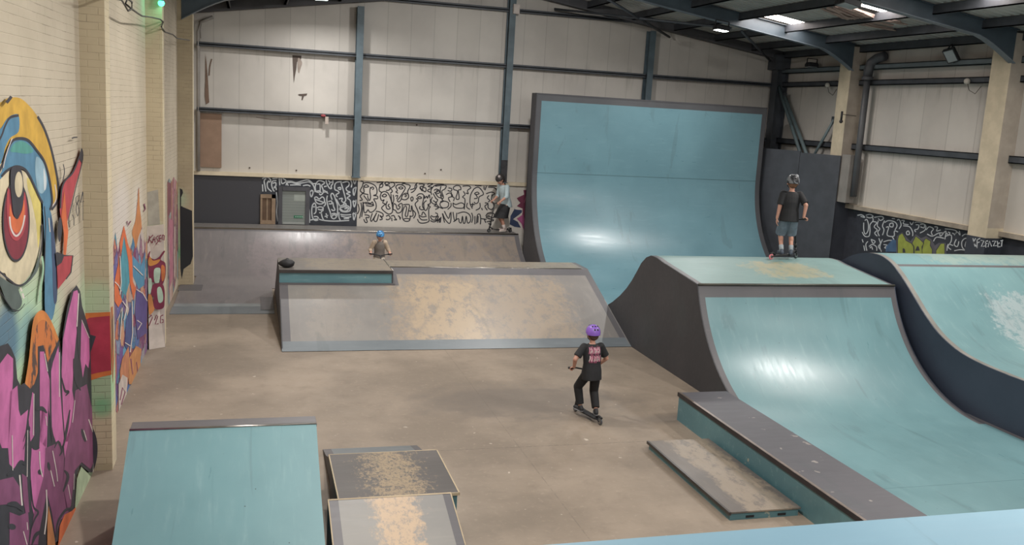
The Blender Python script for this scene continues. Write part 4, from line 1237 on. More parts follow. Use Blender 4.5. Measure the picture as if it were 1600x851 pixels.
# --- grey quarter pipe with platform along the gable
t = thing('quarter_pipe', (3.0, 25, 0), 'long low grey quarter pipe with platform below the doodled wall', 'ramp')
X0, X1 = -1.5, 7.3
tr = [(y, z + .012) for y, z in quarter(24.95, .90, 2.6, 30)]
m = MB()
surf(m, X0, X1, tr, GREY_BACK, .1, .12, BORDER, {len(tr) - 2: BORDER})
m.build('riding_surface', t)
m = MB()
m.box(X0, X1, 24.98, 25.92, .87, .915, GREY)
m.build('platform', t, bevel=.004)
m = MB()
m.tube([(X0, 24.96, .905), (X1, 24.96, .905)], .03, M_COPE, 10)
m.build('coping', t)['label'] = 'bare metal coping tube'
side('side_panel', X1, tr + [(25.92, .9)], t, GREY)
side('side_panel', X0, tr + [(25.92, .9)], t, GREY)
m = MB()
ya = tr[0][0]
m.box(-1.52, .47, 19.84, 21.89, 0, .014, GREY_BACK)
m.box(-1.26, .47, 21.89, ya, 0, .014, GREY_BACK)
m.box(.47, X1, 21.5, ya, 0, .014, GREY_BACK)
m.build('flat_sheet', t)
m = MB()
m.box(-1.54, .47, 18.9, 19.55, 0, .012, KICK)
m.build('kick_plate', t)
m = MB()
m.box(-1.52, .47, 19.55, 19.84, 0, .016, paint('#8b9193', .4, .12, .3))
m.build('metal_strip', t)['label'] = 'pale metal strip'
m = MB()
m.box(.2, .47, 19.2, 20.5, .016, .02, BORDER)
m.build('patch_plate', t)
m = MB()
m.box(-1.55, -1.05, 21.2, 21.88, .014, .017, BORDER)
m.build('patch_plate', t)

# --- grey fun box with grind ledge
t = thing('fun_box', (3.8, 17.7, 0), 'wide grey bank rubbed back to bare wood with a flat deck', 'ramp')
X0, X1 = .53, 7.06
YD, ZD = 18.6, 1.05
sl = ZD / (YD - 15.93)
zz = lambda y: (y - 15.93) * sl
m = MB()
P1 = [(15.93, .008), (16.22, zz(16.22))]
surf(m, X0, X1, P1, KICK, 0, 0)
P2 = [(16.22, zz(16.22)), (18.0, zz(18.0))]
surf(m, X0, X1, P2, FUNBOX, .16, .14, BORDER)
P3 = [(18.0, zz(18.0)), (18.34, zz(18.34)), (YD, ZD)]
surf(m, 2.73, X1, P3, FUNBOX, 0, .14, BORDER, {1: BORDER})
m.build('riding_surface', t)
m = MB()
surf(m, 2.73, X1, [(YD, ZD), (19.4, ZD)], DECKG, 0, .1, BORDER)
surf(m, X0, X1, [(19.4, ZD), (21.3, .01)], GREY, .1, .1, BORDER)
m.build('deck', t)
m = MB()
m.tube([(2.73, YD, ZD - .01), (X1 - .15, YD, ZD - .01)], .02, M_COPE, 8)
m.build('deck_edging', t)['label'] = 'thin metal edging'
pf = [(15.93, .008), (18.0, zz(18.0)), (YD, ZD), (19.4, ZD), (21.3, .01)]
side('side_panel', X0, pf, t, SIDE_DK)
side('side_panel', X1 - .018, pf, t, GREY)
t2 = thing('grind_ledge', (1.63, 18.7, zz(18.0)), 'teal fronted grind ledge set on top of the grey bank', 'ledge')
m = MB()
zl, zt = zz(18.0), ZD + .025
m.box(X0 + .001, 2.70, 18.0, 18.03, zl, zt - .05, TEAL_SIDE)
m.box(X0 + .001, 2.70, 18.03, 19.42, ZD - .4, ZD - .02, SIDE_DK)
m.build('ledge_body', t2)
m = MB()
m.box(X0, 2.72, 17.99, 19.42, zt - .03, zt, DECKG)
m.build('ledge_top', t2)
m = MB()
m.box(X0, 2.72, 17.965, 18.01, zt - .055, zt + .004, paint('#4b4746', .4, .15, .6))
m.box(X0, 2.76, 17.94, 17.995, zl - .03, zl + .012, BORDER)
m.face([(2.72, 17.94, zl - .02), (2.84, 17.94, zl - .02), (2.84, 18.62, ZD + .006), (2.72, 18.62, ZD + .006)], BORDER)
m.box(2.70, 2.725, 17.99, 18.5, zl, zt - .03, SIDE_DK)
m.tube([(2.72, 18.0, zt), (2.72, 19.42, zt)], .012, M_COPE, 6)
m.build('metal_trim', t2)

# --- spine ramp, teal quarter towards the camera and roll-over back
t = thing('spine_ramp', (8.95, 14.4, 0), 'teal quarter ramp with dark side, the boy standing on its deck', 'ramp')
X0, X1 = 7.08, 10.87
tr = [(y, z + .012) for y, z in quarter(13.5, 1.69, 2.6, 44)]
front = [(p[0], p[1]) for p in tr]
# split the last stretch for the painted band under the deck edge
zb = 1.50
fr = []
for (ya, za), (yb, zb2) in zip(front[:-1], front[1:]):
    fr.append((ya, za))
    if za < zb < zb2:
        u = (zb - za) / (zb2 - za)
        fr.append((ya + (yb - ya) * u, zb))
fr.append(front[-1])
kb = max(i for i, p in enumerate(fr) if p[1] <= zb + 1e-6)
deckp = [(13.5, 1.702), (14.9, 1.835)]
roll = [(14.9, 1.835), (15.15, 1.872), (15.4, 1.87), (15.6, 1.80), (15.8, 1.66), (15.98, 1.46), (16.18, 1.25), (16.4, 1.06), (16.7, .85), (17.07, .64), (17.5, .44), (18.0, .26), (18.6, .11), (19.2, .03)]
m = MB()
surf(m, X0, X1, fr, TEAL, .1, .1, BORDER, {k: BORDER for k in range(kb, len(fr) - 1)})
m.build('riding_surface', t)
m = MB()
surf(m, X0, X1, deckp, TEAL_DECK, .09, .05, BORDER)
surf(m, X0, X1, roll, TEAL_DECK, .09, .05, BORDER)
m.build('deck', t)
m = MB()
m.tube([(X0, 13.49, 1.70), (X1, 13.49, 1.70)], .022, paint('#57564f', .4, .2, .5), 8)
m.build('coping', t)
full = fr + deckp[1:] + roll[1:]
side('side_panel', X0 - .018, full, t, SIDE_DK)
side('side_panel', X1, full, t, SIDE_NV)
m = MB()
m.box(6.83, X1 + .02, 4.2, fr[0][0], 0, .012, TEAL)
m.box(X1 + .02, X1 + .108, 4.2, fr[0][0] + 1.2, 0, .014, BORDER)
m.box(6.83, X1, 9.04, 9.05, .012, .0125, paint('#54777c', .5))
m.build('flat_sheet', t)

# --- far right teal ramp on its raised deck
t = thing('roll_in_ramp', (13.4, 13, 0), 'worn teal roll-in ramp at the frame edge with navy side', 'ramp')
X0, X1 = 11.0, 15.34
curve = [(4.2, .84), (10.2, .84), (10.9, .842), (11.4, .86), (11.8, .905), (12.1, .98), (12.45, 1.12), (12.8, 1.34), (13.1, 1.57), (13.4, 1.80), (13.6, 1.935), (13.77, 2.035), (13.95, 2.10), (14.15, 2.14), (14.45, 2.13), (14.8, 2.05), (15.1, 1.92), (15.5, 1.7), (15.9, 1.4)]
cs = smooth_line(curve, 3)
cs = [(float(a), float(b)) for a, b in cs]
m = MB()
ki = [i for i, p in enumerate(cs[:-1]) if 13.7 <= p[0] < 13.76][:1]
surf(m, X0, X1, cs, TEAL_WORN, .09, 0, paint('#7b7872', .5, .15), {i: BORDER for i in ki})
m.build('riding_surface', t)
side('side_panel', X0 - .018, cs, t, SIDE_NV)
m = MB()
m.box(X0, X1, 15.88, 15.9, 0, 1.4, SIDE_DK)
m.build('back_panel', t)

# --- blue bank in the near left corner
t = thing('bank_ramp', (-.2, 8.4, 0), 'near teal bank ramp with dark top edge by the pink lettering', 'ramp')
XL, XRt = -1.14, .67
bank = [(6.6, .0), (7.0, .07), (7.5, .20), (8.0, .38), (8.5, .585), (9.0, .82), (9.36, 1.0)]
m = MB()
surf(m, XL, XRt, bank, TEAL, 0, 0)
m.build('riding_surface', t)
m = MB()
m.box(XL, XRt + .005, 9.35, 9.6, .965, 1.0, BORDER)
m.build('top_deck', t, bevel=.004)
m = MB()
m.tube([(XL, 9.36, .998), (XRt, 9.36, .998)], .014, M_COPE, 8)
m.build('coping', t)['label'] = 'thin bare metal coping'
side('side_panel', XL, bank + [(9.6, .97)], t, SIDE_DK)
side('side_panel', XRt - .018, bank + [(9.6, .97)], t, TEAL_SIDE)
m = MB()
m.box(XL + .02, XRt - .02, 9.56, 9.58, 0, .965, SIDE_DK)
m.build('back_panel', t)

# --- kicker box: wedge, table, wedge
WOODTOP = ply_paint('black_top_chipped_to_wood', '#595451', '#4b4745', '#6d6660', [(1.15, 1.75, 8.4, 9.9, .5, .8, '#968367')], .6, .3, 'x', False, 30, 16, .14)
WEDGE = ply_paint('grey_wedge_worn', '#86837e', '#7a7875', '#9d978e', [(1.12, 1.6, 7.2, 8.7, .25, .9, '#b59c80')], .5, .3, 'x', False, 20, 5, .2)
EDGEW = paint('#a8977d', .7, .2)
t = thing('manual_box', (1.44, 9.15, 0), 'small box with a black top chipped to bare wood', 'box')
m = MB()
m.box(.84, 2.045, 8.56, 9.75, .475, .5, WOODTOP)
for q in ((.835, .848, 8.555, 9.755), (2.037, 2.05, 8.555, 9.755), (.835, 2.05, 8.552, 8.565), (.835, 2.05, 9.745, 9.758)):
    m.box(q[0], q[1], q[2], q[3], .472, .5015, EDGEW)
m.build('box_top', t)
m = MB()
m.box(.86, 2.03, 8.58, 9.73, 0, .474, TEAL_SIDE, mats={'left': SIDE_DK})
m.build('box_body', t)
for nm, lab, xa, xb, pr, mt in (('wedge_ramp', 'near grey wedge ramp rubbed to wood, leaning against the chipped box', .735, 1.955, [(6.7, .01), (7.3, .17), (7.9, .335), (8.54, .515)], WEDGE),
                                ('wedge_ramp', 'low grey wedge ramp behind the chipped box', .89, 2.08, [(11.2, .01), (10.7, .12), (10.2, .28), (9.77, .44)], KICK)):
    t = thing(nm, ((xa + xb) / 2, pr[-1][0], 0), lab, 'ramp', 'wedges at the small box')
    m = MB()
    surf(m, xa, xb, pr, mt, .1, .09, BORDER)
    if nm and mt is WEDGE:
        for (ya, za), (yb, zb3) in zip(pr[:-1], pr[1:]):
            for xx in (xa, xb - .012):
                m.face([(xx, ya, za + .002), (xx + .012, ya, za + .002), (xx + .012, yb, zb3 + .002), (xx, yb, zb3 + .002)], EDGEW)
        m.face([(xa, 8.52, .512), (xb, 8.52, .512), (xb, 8.54, .517), (xa, 8.54, .517)], EDGEW)
    m.build('riding_surface', t)
    side('side_panel', xa, pr, t, SIDE_DK)
    side('side_panel', xb - .018, pr, t, TEAL_SIDE)

# --- long ledge beside the spine and the low pad in front of it
t = thing('long_ledge', (6.43, 8.5, 0), 'long charcoal topped ledge with teal side and metal edge', 'ledge')
m = MB()
m.box(6.045, 6.80, 4.2, 11.80, 0, .39, TEAL_SIDE)
m.build('ledge_body', t)
LEDTOP = ply_paint('charcoal_ledge_top', '#57555a', '#4f4e53', '#69666a', None, .55, .25, 'x', False, chips='#a29a92')
m = MB()
m.box(6.06, 6.82, 4.2, 11.82, .39, .41, LEDTOP)
m.build('ledge_top', t)
m = MB()
m.box(6.03, 6.075, 4.2, 11.82, .405, .417, paint('#8c8077', .35, .2, .7))
m.box(6.028, 6.036, 4.2, 11.82, .36, .417, paint('#3a3639', .4, .2, .5))
m.build('metal_edge', t)['label'] = 'worn metal angle edge'
t = thing('low_pad', (5.56, 9.6, 0), 'low worn wooden pad with dark edge beside the long ledge', 'box')
PADTOP = ply_paint('pad_top_worn', '#6b635c', '#5a5450', '#8b7f71', [(5.33, 5.95, 8.4, 11, .12, .75, '#918372')], .45, .4, 'y', False)
m = MB()
m.box(5.10, 6.0, 8.51, 10.74, .085, .105, PADTOP)
m.build('pad_top', t, bevel=.003)
m = MB()
m.box(5.12, 5.98, 8.53, 10.72, 0, .085, TEAL_SIDE)
for x in (5.32, 5.72):
    m.box(x, x + .1, 8.524, 8.53, .02, .045, M_BLACK)
m.build('pad_body', t)
m = MB()
m.box(5.092, 5.12, 8.505, 10.745, .07, .108, paint('#4a4644', .35, .2, .6))
m.build('metal_edge', t)

# --- near platform rim
t = thing('viewing_parapet', (2.6, 2.7, 0), 'pale blue ledge in the bottom right corner nearest the camera', 'parapet')
PB = ply_paint('pale_blue_parapet_paint', '#86adbf', '#7fa5b8', '#93b7c9', None, .5, .12, 'x', False)
m = MB()
m.box(.75, 5.2, 2.3, 3.09, 2.64, 2.7, PB)
m.build('parapet_top', t, bevel=.006)
m = MB()
m.box(.8, 5.15, 2.35, 3.05, 0, 2.64, TEAL_SIDE)
m.build('parapet_body', t)

# --- leaning graffiti board on the second pilaster
m = MB()
BW = flat('#b9aea5', .7, .12)
a0, a1, a2, a3 = (hit(229.8, 353, (0, 16.36, 0), (0, -1, 0)), hit(256, 350.5, (0, 16.36, 0), (0, -1, 0)), hit(258, 541, (0, 16.36, 0), (0, -1, 0)), hit(233, 552, (0, 16.2, 0), (0, -1, 0)))
a2.z = .003
a3.z = .003
for p in (a0, a1, a2, a3):
    pass
v = Vector((0, .025, 0))
m.mesh([a0, a1, a2, a3, a0 + v, a1 + v, a2 + v, a3 + v], [(0, 3, 2, 1), (4, 5, 6, 7), (0, 1, 5, 4), (1, 2, 6, 5), (2, 3, 7, 6), (3, 0, 4, 7)], BW)
nb = (a1 - a0).cross(a3 - a0).normalized()
if nb.y > 0:
    nb = -nb
K = Art(m, a0, nb, (160, 280, 4.727))
KM = flat('#74293f')
K.fill([(335, 570), (355, 530), (350, 570), (385, 590), (420, 570), (450, 530), (462, 535), (430, 590), (465, 620), (465, 720), (435, 790), (420, 740), (370, 760), (345, 720)], KM)
K.fill([(342, 590), (352, 570), (375, 600), (420, 590), (425, 600), (400, 625), (350, 640), (338, 610)], flat('#c07f3e'))
K.fill([(435, 640), (460, 645), (462, 720), (440, 750)], flat('#b9683a'))
K.fill([(383, 665), (425, 655), (428, 700), (415, 765), (385, 755)], flat('#a9bea8'))
K.fill([(342, 740), (362, 735), (366, 790), (352, 851), (340, 830)], flat('#a9bea8'))
K.fill([(365, 800), (385, 770), (440, 770), (460, 820), (460, 900), (450, 950), (400, 960), (375, 930), (380, 870), (360, 850)], KM)
K.fill([(405, 810), (430, 795), (448, 850), (445, 900), (415, 905)], flat('#a9bea8'))
K.fill([(340, 850), (365, 860), (378, 930), (385, 960), (350, 1000), (340, 930)], flat('#c07f4a'))
kl = K.lift()
for q in ([(340, 470), (350, 420), (342, 420)], [(375, 410), (345, 440), (370, 470)], [(368, 470), (385, 420), (392, 465)], [(372, 445), (392, 442)], [(415, 415), (395, 430), (415, 455), (395, 480)], [(420, 420), (422, 460), (436, 455)], [(420, 438), (434, 434)], [(420, 418), (434, 412)], [(445, 410), (440, 440), (455, 450), (458, 415), (445, 410)],
          [(345, 1020), (365, 1000), (370, 1020), (345, 1080)], [(385, 1040), (400, 1000), (410, 1010), (390, 1070), (415, 1065)], [(450, 1000), (430, 1010), (428, 1060), (450, 1055), (450, 1035), (438, 1035)]):
    K.line(q, 8, KM, smooth=False, lift=kl, hfac=.8)
tag(m.build('leaning_board'), 'white graffiti board with a maroon tag, leaning on the cream wall', 'board')

# --- string of cable and green lamp on the side wall
m = MB()
CBL = paint('#4a453f', .6)
pts = [(150, -8), (172, -4), (190, 0), (195, 8), (200, 17), (206, 14), (206, 3), (199, -2), (196, 6), (206, 14), (214, 20), (222, 25), (237, 27), (250, 30), (255, 34), (252, 42), (258, 50), (270, 54), (277, 60), (296, 63)]
m.tube([hit(x, y, (-1.46, 13, 0), WALL_N) for x, y in pts], .012, CBL, 6)
tag(m.build('cable'), 'thin dark cable looping along the top of the cream wall', 'cable')
t = thing('green_lamp', hit(252, 8, (-1.40, 16.3, 0), (0, 1, 0)), 'small glowing green lamp high on the cream brick wall', 'lamp')
g = hit(252, 5, (0, 16.3, 0), (0, 1, 0))
m = MB()
m.ball(g, .05, emit('green_glow', '#38d59a', 7), 10, 8)
m.build('bulb', t)
m = MB()
m.tube([g + Vector((0, 0, .03)), g + Vector((0, 0, .14))], .035, M_BLACK, 8)
m.build('lamp_holder', t)
ld = bpy.data.lights.new('green_light', 'POINT')
ld.energy = 3
ld.color = (.15, 1, .55)
ld.shadow_soft_size = .05
lo = bpy.data.objects.new('green_light', ld)
COL.objects.link(lo)
lo.parent = t
lo.location = g - base_of(t) + Vector((.12, -.12, 0))


# --- floodlights
def floodlight(loc, aim, label, power, group='hall floodlights', glow=14.0, s=.17, lit=True):
    loc, aim = Vector(loc), Vector(aim)
    t = thing('floodlight', loc, label, 'floodlight', group)
    d = (aim - loc).normalized()
    u = d.cross(Vector((0, 1, 0)))
    if u.length < .1:
        u = d.cross(Vector((1, 0, 0)))
    u.normalize()
    w = d.cross(u).normalized()
    m = MB()
    m.obox(loc - d * .05, u * s, w * s * .8, d * .045, M_BLACK)
    for k in range(-4, 5):
        m.obox(loc - d * .11 + u * (k * s * .22), u * .006, w * s * .7, d * .02, M_BLACK)
    m.build('housing', t)
    m = MB()
    m.obox(loc + d * .0, u * s * .85, w * s * .65, d * .004, emit('flood_glass', '#f6fff8', glow) if lit else paint('#9aa0a2', .15))
    m.build('glass', t)
    m = MB()
    for k in (-1, 1):
        m.obox(loc - d * .04 + u * (s * 1.08 * k) - d * .09, u * .006, w * .02, d * .11, M_BLACK)
    m.obox(loc - d * .24, u * s * 1.08, w * .02, d * .008, M_BLACK)
    m.build('bracket', t)
    if lit and power:
        ld = bpy.data.lights.new('flood', 'AREA')
        ld.shape = 'RECTANGLE'
        ld.size, ld.size_y = s * 1.7, s * 1.3
        ld.energy = power
        ld.color = (1.0, .975, .94)
        ld.spread = math.radians(165)
        lo = bpy.data.objects.new('flood', ld)
        COL.objects.link(lo)
        lo.parent = t
        lo.location = d * .012
        lo.rotation_euler = (-d).to_track_quat('Z', 'Y').to_euler()
    return t


for k, (x, y, z, aim, f) in enumerate(LAMPS):
    lab = ['glowing floodlight at the top edge above the shutter', 'glowing floodlight under the roof above the tall wall ramp', 'dark floodlight hanging beside the ragged rooflight'][k] if k < 3 else 'unseen high bay floodlight added over the ramps for fill light'
    floodlight((x, y, z), aim, lab, LAMP_POWER * f, glow=14, lit=f > 0)
floodlight(hit(1485, 88, (XR - .35, 0, 0), (1, 0, 0)), (9, 15, 1), 'square black floodlight on the side wall between the columns', 0, 'wall floodlights', lit=False)
floodlight(hit(1268, 105, (XR - .3, 0, 0), (1, 0, 0)), (15.4, 23.8, 1), 'black floodlight on the side wall in the far corner bay', 0, 'wall floodlights', s=.15, lit=False)
for k, (px, py) in enumerate(((1293, 133), (1511, 127))):
    g = hit(px, py, (XR - .2, 0, 0), (1, 0, 0))
    m = MB()
    m.ball(g, .07, paint('#b5b0a8', .5), 10, 8)
    m.tube([g, g + Vector((0, -.1, -.2)), g + Vector((0, -.3, -.28)), g + Vector((0, -.45, -.12))], .008, CBL, 5)
    tag(m.build('wall_sensor'), ['small round white sensor on the rail in the far corner bay', 'small round white sensor on the rail between the two cream columns'][k], 'sensor', 'round wall sensors')
m = MB()
g = hit(1315, 182, (15.38, 21.85, 0), (0, 1, 0))
m.tube([g + Vector((0, 0, .14)), g + Vector((0, 0, -.1))], .03, M_BLACK, 8)
m.ball(g + Vector((0, 0, -.13)), .05, M_BLACK, 8, 6)
m.tube([g + Vector((0, 0, .06)), g + Vector((.45, 0, .04))], .008, M_BLACK, 5)
tag(m.build('wall_bracket'), 'small black fitting with a rod on the far cream column', 'bracket')

# --- crumpled black bag left on the ledge
m = MB()
g = Vector((.68, 18.28, ZD + .028))
rg = random.Random(5)
seg, rings = 16, 9
vs, fs = [], []
for i in range(rings + 1):
    th = math.pi * i / rings
    for k in range(seg):
        ph = 2 * math.pi * k / seg
        q = 1 + .13 * math.sin(3 * ph + i) + rg.uniform(-.06, .06)
        z = math.cos(th)
        vs.append(g + Vector((.15 * math.sin(th) * math.cos(ph) * q, .11 * math.sin(th) * math.sin(ph) * q, max(.0, .075 + .085 * z + (.02 if (k in (3, 4, 12) and z > 0) else 0)))))
for i in range(rings):
    for k in range(seg):
        fs.append((i * seg + k, (i + 1) * seg + k, (i + 1) * seg + (k + 1) % seg, i * seg + (k + 1) % seg))
m.mesh(vs, fs, M_BLACK, True)
tag(m.build('drawstring_bag'), 'small crumpled black bag lying on the left end of the grind ledge', 'bag')

# ------------------------------------------------------------------ people and scooters
def rotz(v, a):
    c, s = math.cos(a), math.sin(a)
    return Vector((v[0] * c - v[1] * s, v[0] * s + v[1] * c, v[2]))


def capsule(mb, a, b, ra, rb, mat, seg=14):
    a, b = Vector(a), Vector(b)
    mb.ball(a, ra, mat, seg, 8)
    mb.ball(b, rb, mat, seg, 8)
    mb.tube([a, b], ra, mat, seg, rb)


def loft(mb, rings, mat, seg=20):
    """rings: (centre, rx, ry, yaw) stacked elliptical sections, closed at both ends"""
    vs, fs = [], []
    for c, rx, ry, yaw in rings:
        for k in range(seg):
            p = 2 * math.pi * k / seg
            v = rotz((rx * math.cos(p), ry * math.sin(p), 0), yaw)
            vs.append(Vector(c) + v)
    n = len(rings)
    for i in range(n - 1):
        for k in range(seg):
            fs.append((i * seg + k, i * seg + (k + 1) % seg, (i + 1) * seg + (k + 1) % seg, (i + 1) * seg + k))
    fs.append(tuple(range(seg))[::-1])
    fs.append(tuple((n - 1) * seg + k for k in range(seg)))
    mb.mesh(vs, fs, mat, True)


def sleeve(mb, pts, rad, mat, seg=16):
    """cloth tube with flat ends along joints; rad per joint"""
    pts = [Vector(p) for p in pts]
    for i in range(len(pts) - 1):
        mb.tube([pts[i], pts[i + 1]], rad[i], mat, seg, rad[i + 1])
        if i:
            mb.ball(pts[i], rad[i], mat, seg, 8)


def fuse(mb, name, parent, voxel=.006, smooth=3, mat=None):
    """one continuous surface out of overlapping volumes"""
    o = mb.build(name, parent)
    md = o.modifiers.new('fuse', 'REMESH')
    md.mode = 'VOXEL'
    md.voxel_size = voxel
    md.use_smooth_shade = True
    ms = o.modifiers.new('soften', 'SMOOTH')
    ms.iterations = smooth
    ms.factor = .5
    dg = bpy.context.evaluated_depsgraph_get()
    dg.update()
    me = bpy.data.meshes.new_from_object(o.evaluated_get(dg))
    o.modifiers.clear()
    o.data = me
    me.materials.clear()
    me.materials.append(mat or mb.mats[0])
    me.polygons.foreach_set('material_index', [0] * len(me.polygons))
    me.polygons.foreach_set('use_smooth', [True] * len(me.polygons))
    return o


def ik(a, c, l1, l2, hint):
    a, c, hint = Vector(a), Vector(c), Vector(hint)
    d = c - a
    L = min(d.length, (l1 + l2) * .999)
    dn = d.normalized()
    x = (l1 * l1 - l2 * l2 + L * L) / (2 * L)
    h = math.sqrt(max(l1 * l1 - x * x, 0))
    w = (hint - dn * hint.dot(dn)).normalized()
    return a + dn * x + w * h, a + dn * L


SKIN = paint('#b98a77', .55, .06)
GLOW_EYE = paint('#e5e0da', .3, .02)
PUP = paint('#2b2320', .3, .02)


def hand(mb, wrist, dirv, side, h, curl_on=None, palm_n=(0, 0, -1)):
    """palm, four fingers of different length and a thumb; curl_on = (centre, axis) of a grip it closes round"""
    wrist, dirv = Vector(wrist), Vector(dirv).normalized()
    n = Vector(palm_n)
    n = (n - dirv * n.dot(dirv)).normalized()
    s = dirv.cross(n).normalized() * side
    k = h / 1.7
    pl, pw = .085 * k, .038 * k
    for u in (-.7, -.25, .25, .7):
        capsule(mb, wrist + s * pw * u * .6, wrist + dirv * pl + s * pw * u * 1.25, .0125 * k, .0115 * k, SKIN, 8)
    for i, (u, L) in enumerate(((1, .86), (.36, 1.0), (-.3, .93), (-.95, .72))):
        b = wrist + dirv * pl + s * pw * u
        L *= .075 * k
        if curl_on:
            seq = [(dirv * .8 + n * .6), (n * 1.0 - dirv * .1), (n * .3 - dirv * .95)]
        else:
            seq = [(dirv + n * .25), (dirv * .85 + n * .5), (dirv * .6 + n * .8)]
        p = b
        for j, (q, fl) in enumerate(zip(seq, (.45, .32, .26))):
            e = p + q.normalized() * L * fl * 1.25
            capsule(mb, p, e, (.0098 - .0008 * j) * k, (.0092 - .001 * j) * k, SKIN, 8)
            p = e
    b = wrist + dirv * pl * .3 + s * pw * .85
    e = b + (dirv * .6 + s * .75 + n * .35).normalized() * .036 * k
    capsule(mb, b, e, .0125 * k, .011 * k, SKIN, 8)
    e2 = e + (dirv * .8 + n * (.8 if curl_on else .3) + s * (-.1 if curl_on else .3)).normalized() * .032 * k
    capsule(mb, e, e2, .011 * k, .0092 * k, SKIN, 8)


def person(name, loc, yaw, h, label, pose, wear, group='riders on scooters'):
    """pose and wear are dictionaries; local frame: +y forward, +x to the figure's right, z up from the ground it stands on"""
    loc = Vector(loc)
    t = thing(name, loc, label, 'person', group)

    def G(v):
        return loc + rotz(v, yaw)
    hd = Vector((0, 1, 0))
    lean = pose.get('lean', 0.0)
    side_lean = pose.get('side', 0.0)
    hipz = pose.get('hip', .50) * h
    hip = Vector((pose.get('hx', 0), pose.get('hy', 0), hipz))
    up = Vector((math.sin(side_lean), math.sin(lean), math.cos(lean))).normalized()
    fw = Vector((0, math.cos(lean), -math.sin(lean)))
    rt = Vector((1, 0, 0))
    tl = .30 * h
    chest = hip + up * tl * .62
    neck = hip + up * tl * 1.08
    hl = pose.get('nod', 0.0)
    upn = Vector((0, math.sin(lean * .5 + hl), math.cos(lean * .5 + hl)))
    fwn = Vector((0, math.cos(lean * .5 + hl), -math.sin(lean * .5 + hl)))
    hc = neck + upn * .105 * h
    hr = .068 * h if h < 1.5 else .062 * h
    B = MB()
    loft(B, [(G(hip - up * .03 * h), .082 * h, .058 * h, yaw), (G(hip + up * .02 * h), .088 * h, .062 * h, yaw), (G(hip + up * .10 * h), .075 * h, .052 * h, yaw), (G(chest), .088 * h, .058 * h, yaw),
             (G(chest + up * .06 * h), .092 * h, .056 * h, yaw), (G(neck - up * .03 * h), .075 * h, .045 * h, yaw), (G(neck), .035 * h, .033 * h, yaw)], SKIN)
    capsule(B, G(neck - up * .02 * h), G(hc - upn * .02 * h), .031 * h, .030 * h, SKIN)
    # head: cranium, jaw, nose, ears, lips, brow
    B.ball(G(hc + upn * .012 * h), (hr * .92, hr * .98, hr * 1.0), SKIN, 18, 12)
    capsule(B, G(hc - upn * .035 * h + fwn * .018 * h), G(hc - upn * .062 * h + fwn * .036 * h), hr * .66, hr * .34, SKIN)
    capsule(B, G(hc + fwn * hr * .88), G(hc - upn * .022 * h + fwn * hr * 1.12), .007 * h, .0105 * h, SKIN, 8)
    for s in (-1, 1):
        B.ball(G(hc + rt * s * hr * .92 - upn * .008 * h), (.008 * h, .014 * h, .020 * h), SKIN, 8, 8)
        B.ball(G(hc + rt * s * hr * .42 - upn * .02 * h + fwn * hr * .68), .018 * h, SKIN, 8, 8)
    B.ball(G(hc - upn * .042 * h + fwn * hr * .92), (.016 * h, .010 * h, .007 * h), SKIN, 8, 6)
    # arms
    ul, fl = .172 * h, .150 * h
    sh, el, wr = {}, {}, {}
    for s, k in ((-1, 'L'), (1, 'R')):
        sh[k] = neck - up * .035 * h + rt * s * .105 * h
        tgt = pose[k + '_hand']
        if tgt.get('world'):
            w = rotz(Vector(tgt['world']) - loc, -yaw)
        else:
            w = Vector(tgt['local']) * h
        dirv = Vector(tgt.get('dir', (0, 1, -.2))).normalized()
        el[k], wr[k] = ik(sh[k], w, ul, fl, Vector(tgt.get('hint', (s * .6, -.5, -.6))))
        capsule(B, G(sh[k]), G(el[k]), .034 * h, .026 * h, SKIN)
        capsule(B, G(el[k]), G(wr[k]), .026 * h, .0175 * h, SKIN)
        hand(B, G(wr[k]), rotz(dirv, yaw), -s if not tgt.get('flip') else s, h, tgt.get('grip'), rotz(Vector(tgt.get('palm', (0, .2, -1))), yaw))
    # legs
    th, sk = .245 * h, .235 * h
    hp, kn, an = {}, {}, {}
    for s, k in ((-1, 'L'), (1, 'R')):
        hp[k] = hip + rt * s * .052 * h - Vector((0, 0, .015 * h))
        f = pose[k + '_foot']
        a = Vector(f['at']) + Vector((0, 0, .048 * h))
        kn[k], an[k] = ik(hp[k], a, th, sk, Vector(f.get('hint', (s * .25, 1, 0))))
        capsule(B, G(hp[k]), G(kn[k]), .054 * h, .034 * h, SKIN)
        capsule(B, G(kn[k]), G(an[k]), .034 * h, .021 * h, SKIN)
        cm = kn[k] + (an[k] - kn[k]) * .3 - Vector((0, .012 * h, 0))
        B.ball(G(cm), (.029 * h, .031 * h, .05 * h), SKIN, 10, 8)
        fa = f.get('yaw', 0)
        toe = Vector((math.sin(fa), math.cos(fa), 0))
        capsule(B, G(an[k] - toe * .02 * h - Vector((0, 0, .022 * h))), G(an[k] + toe * .085 * h - Vector((0, 0, .030 * h))), .022 * h, .016 * h, SKIN, 10)
    fuse(B, 'body', t, .0058, 2, SKIN)

    # eyes, brows, mouth and the rest of the face
    for s in (-1, 1):
        m = MB()
        e = hc + rt * s * hr * .36 + upn * .002 * h + fwn * hr * .88
        m.ball(G(e), .0095 * h, GLOW_EYE, 10, 8)
        m.ball(G(e + fwn * .0065 * h), .005 * h, PUP, 8, 6)
        m.build('eye', t)
    m = MB()
    m.ball(G(hc - upn * .043 * h + fwn * hr * .985), (.015 * h, .005 * h, .003 * h), paint('#8f5a52', .5), 10, 6)
    m.build('mouth', t)
    hm = wear['hair']
    m = MB()
    m.ball(G(hc + upn * .014 * h - fwn * .010 * h), (hr * .99, hr * 1.02, hr * 1.03), hm, 18, 12)
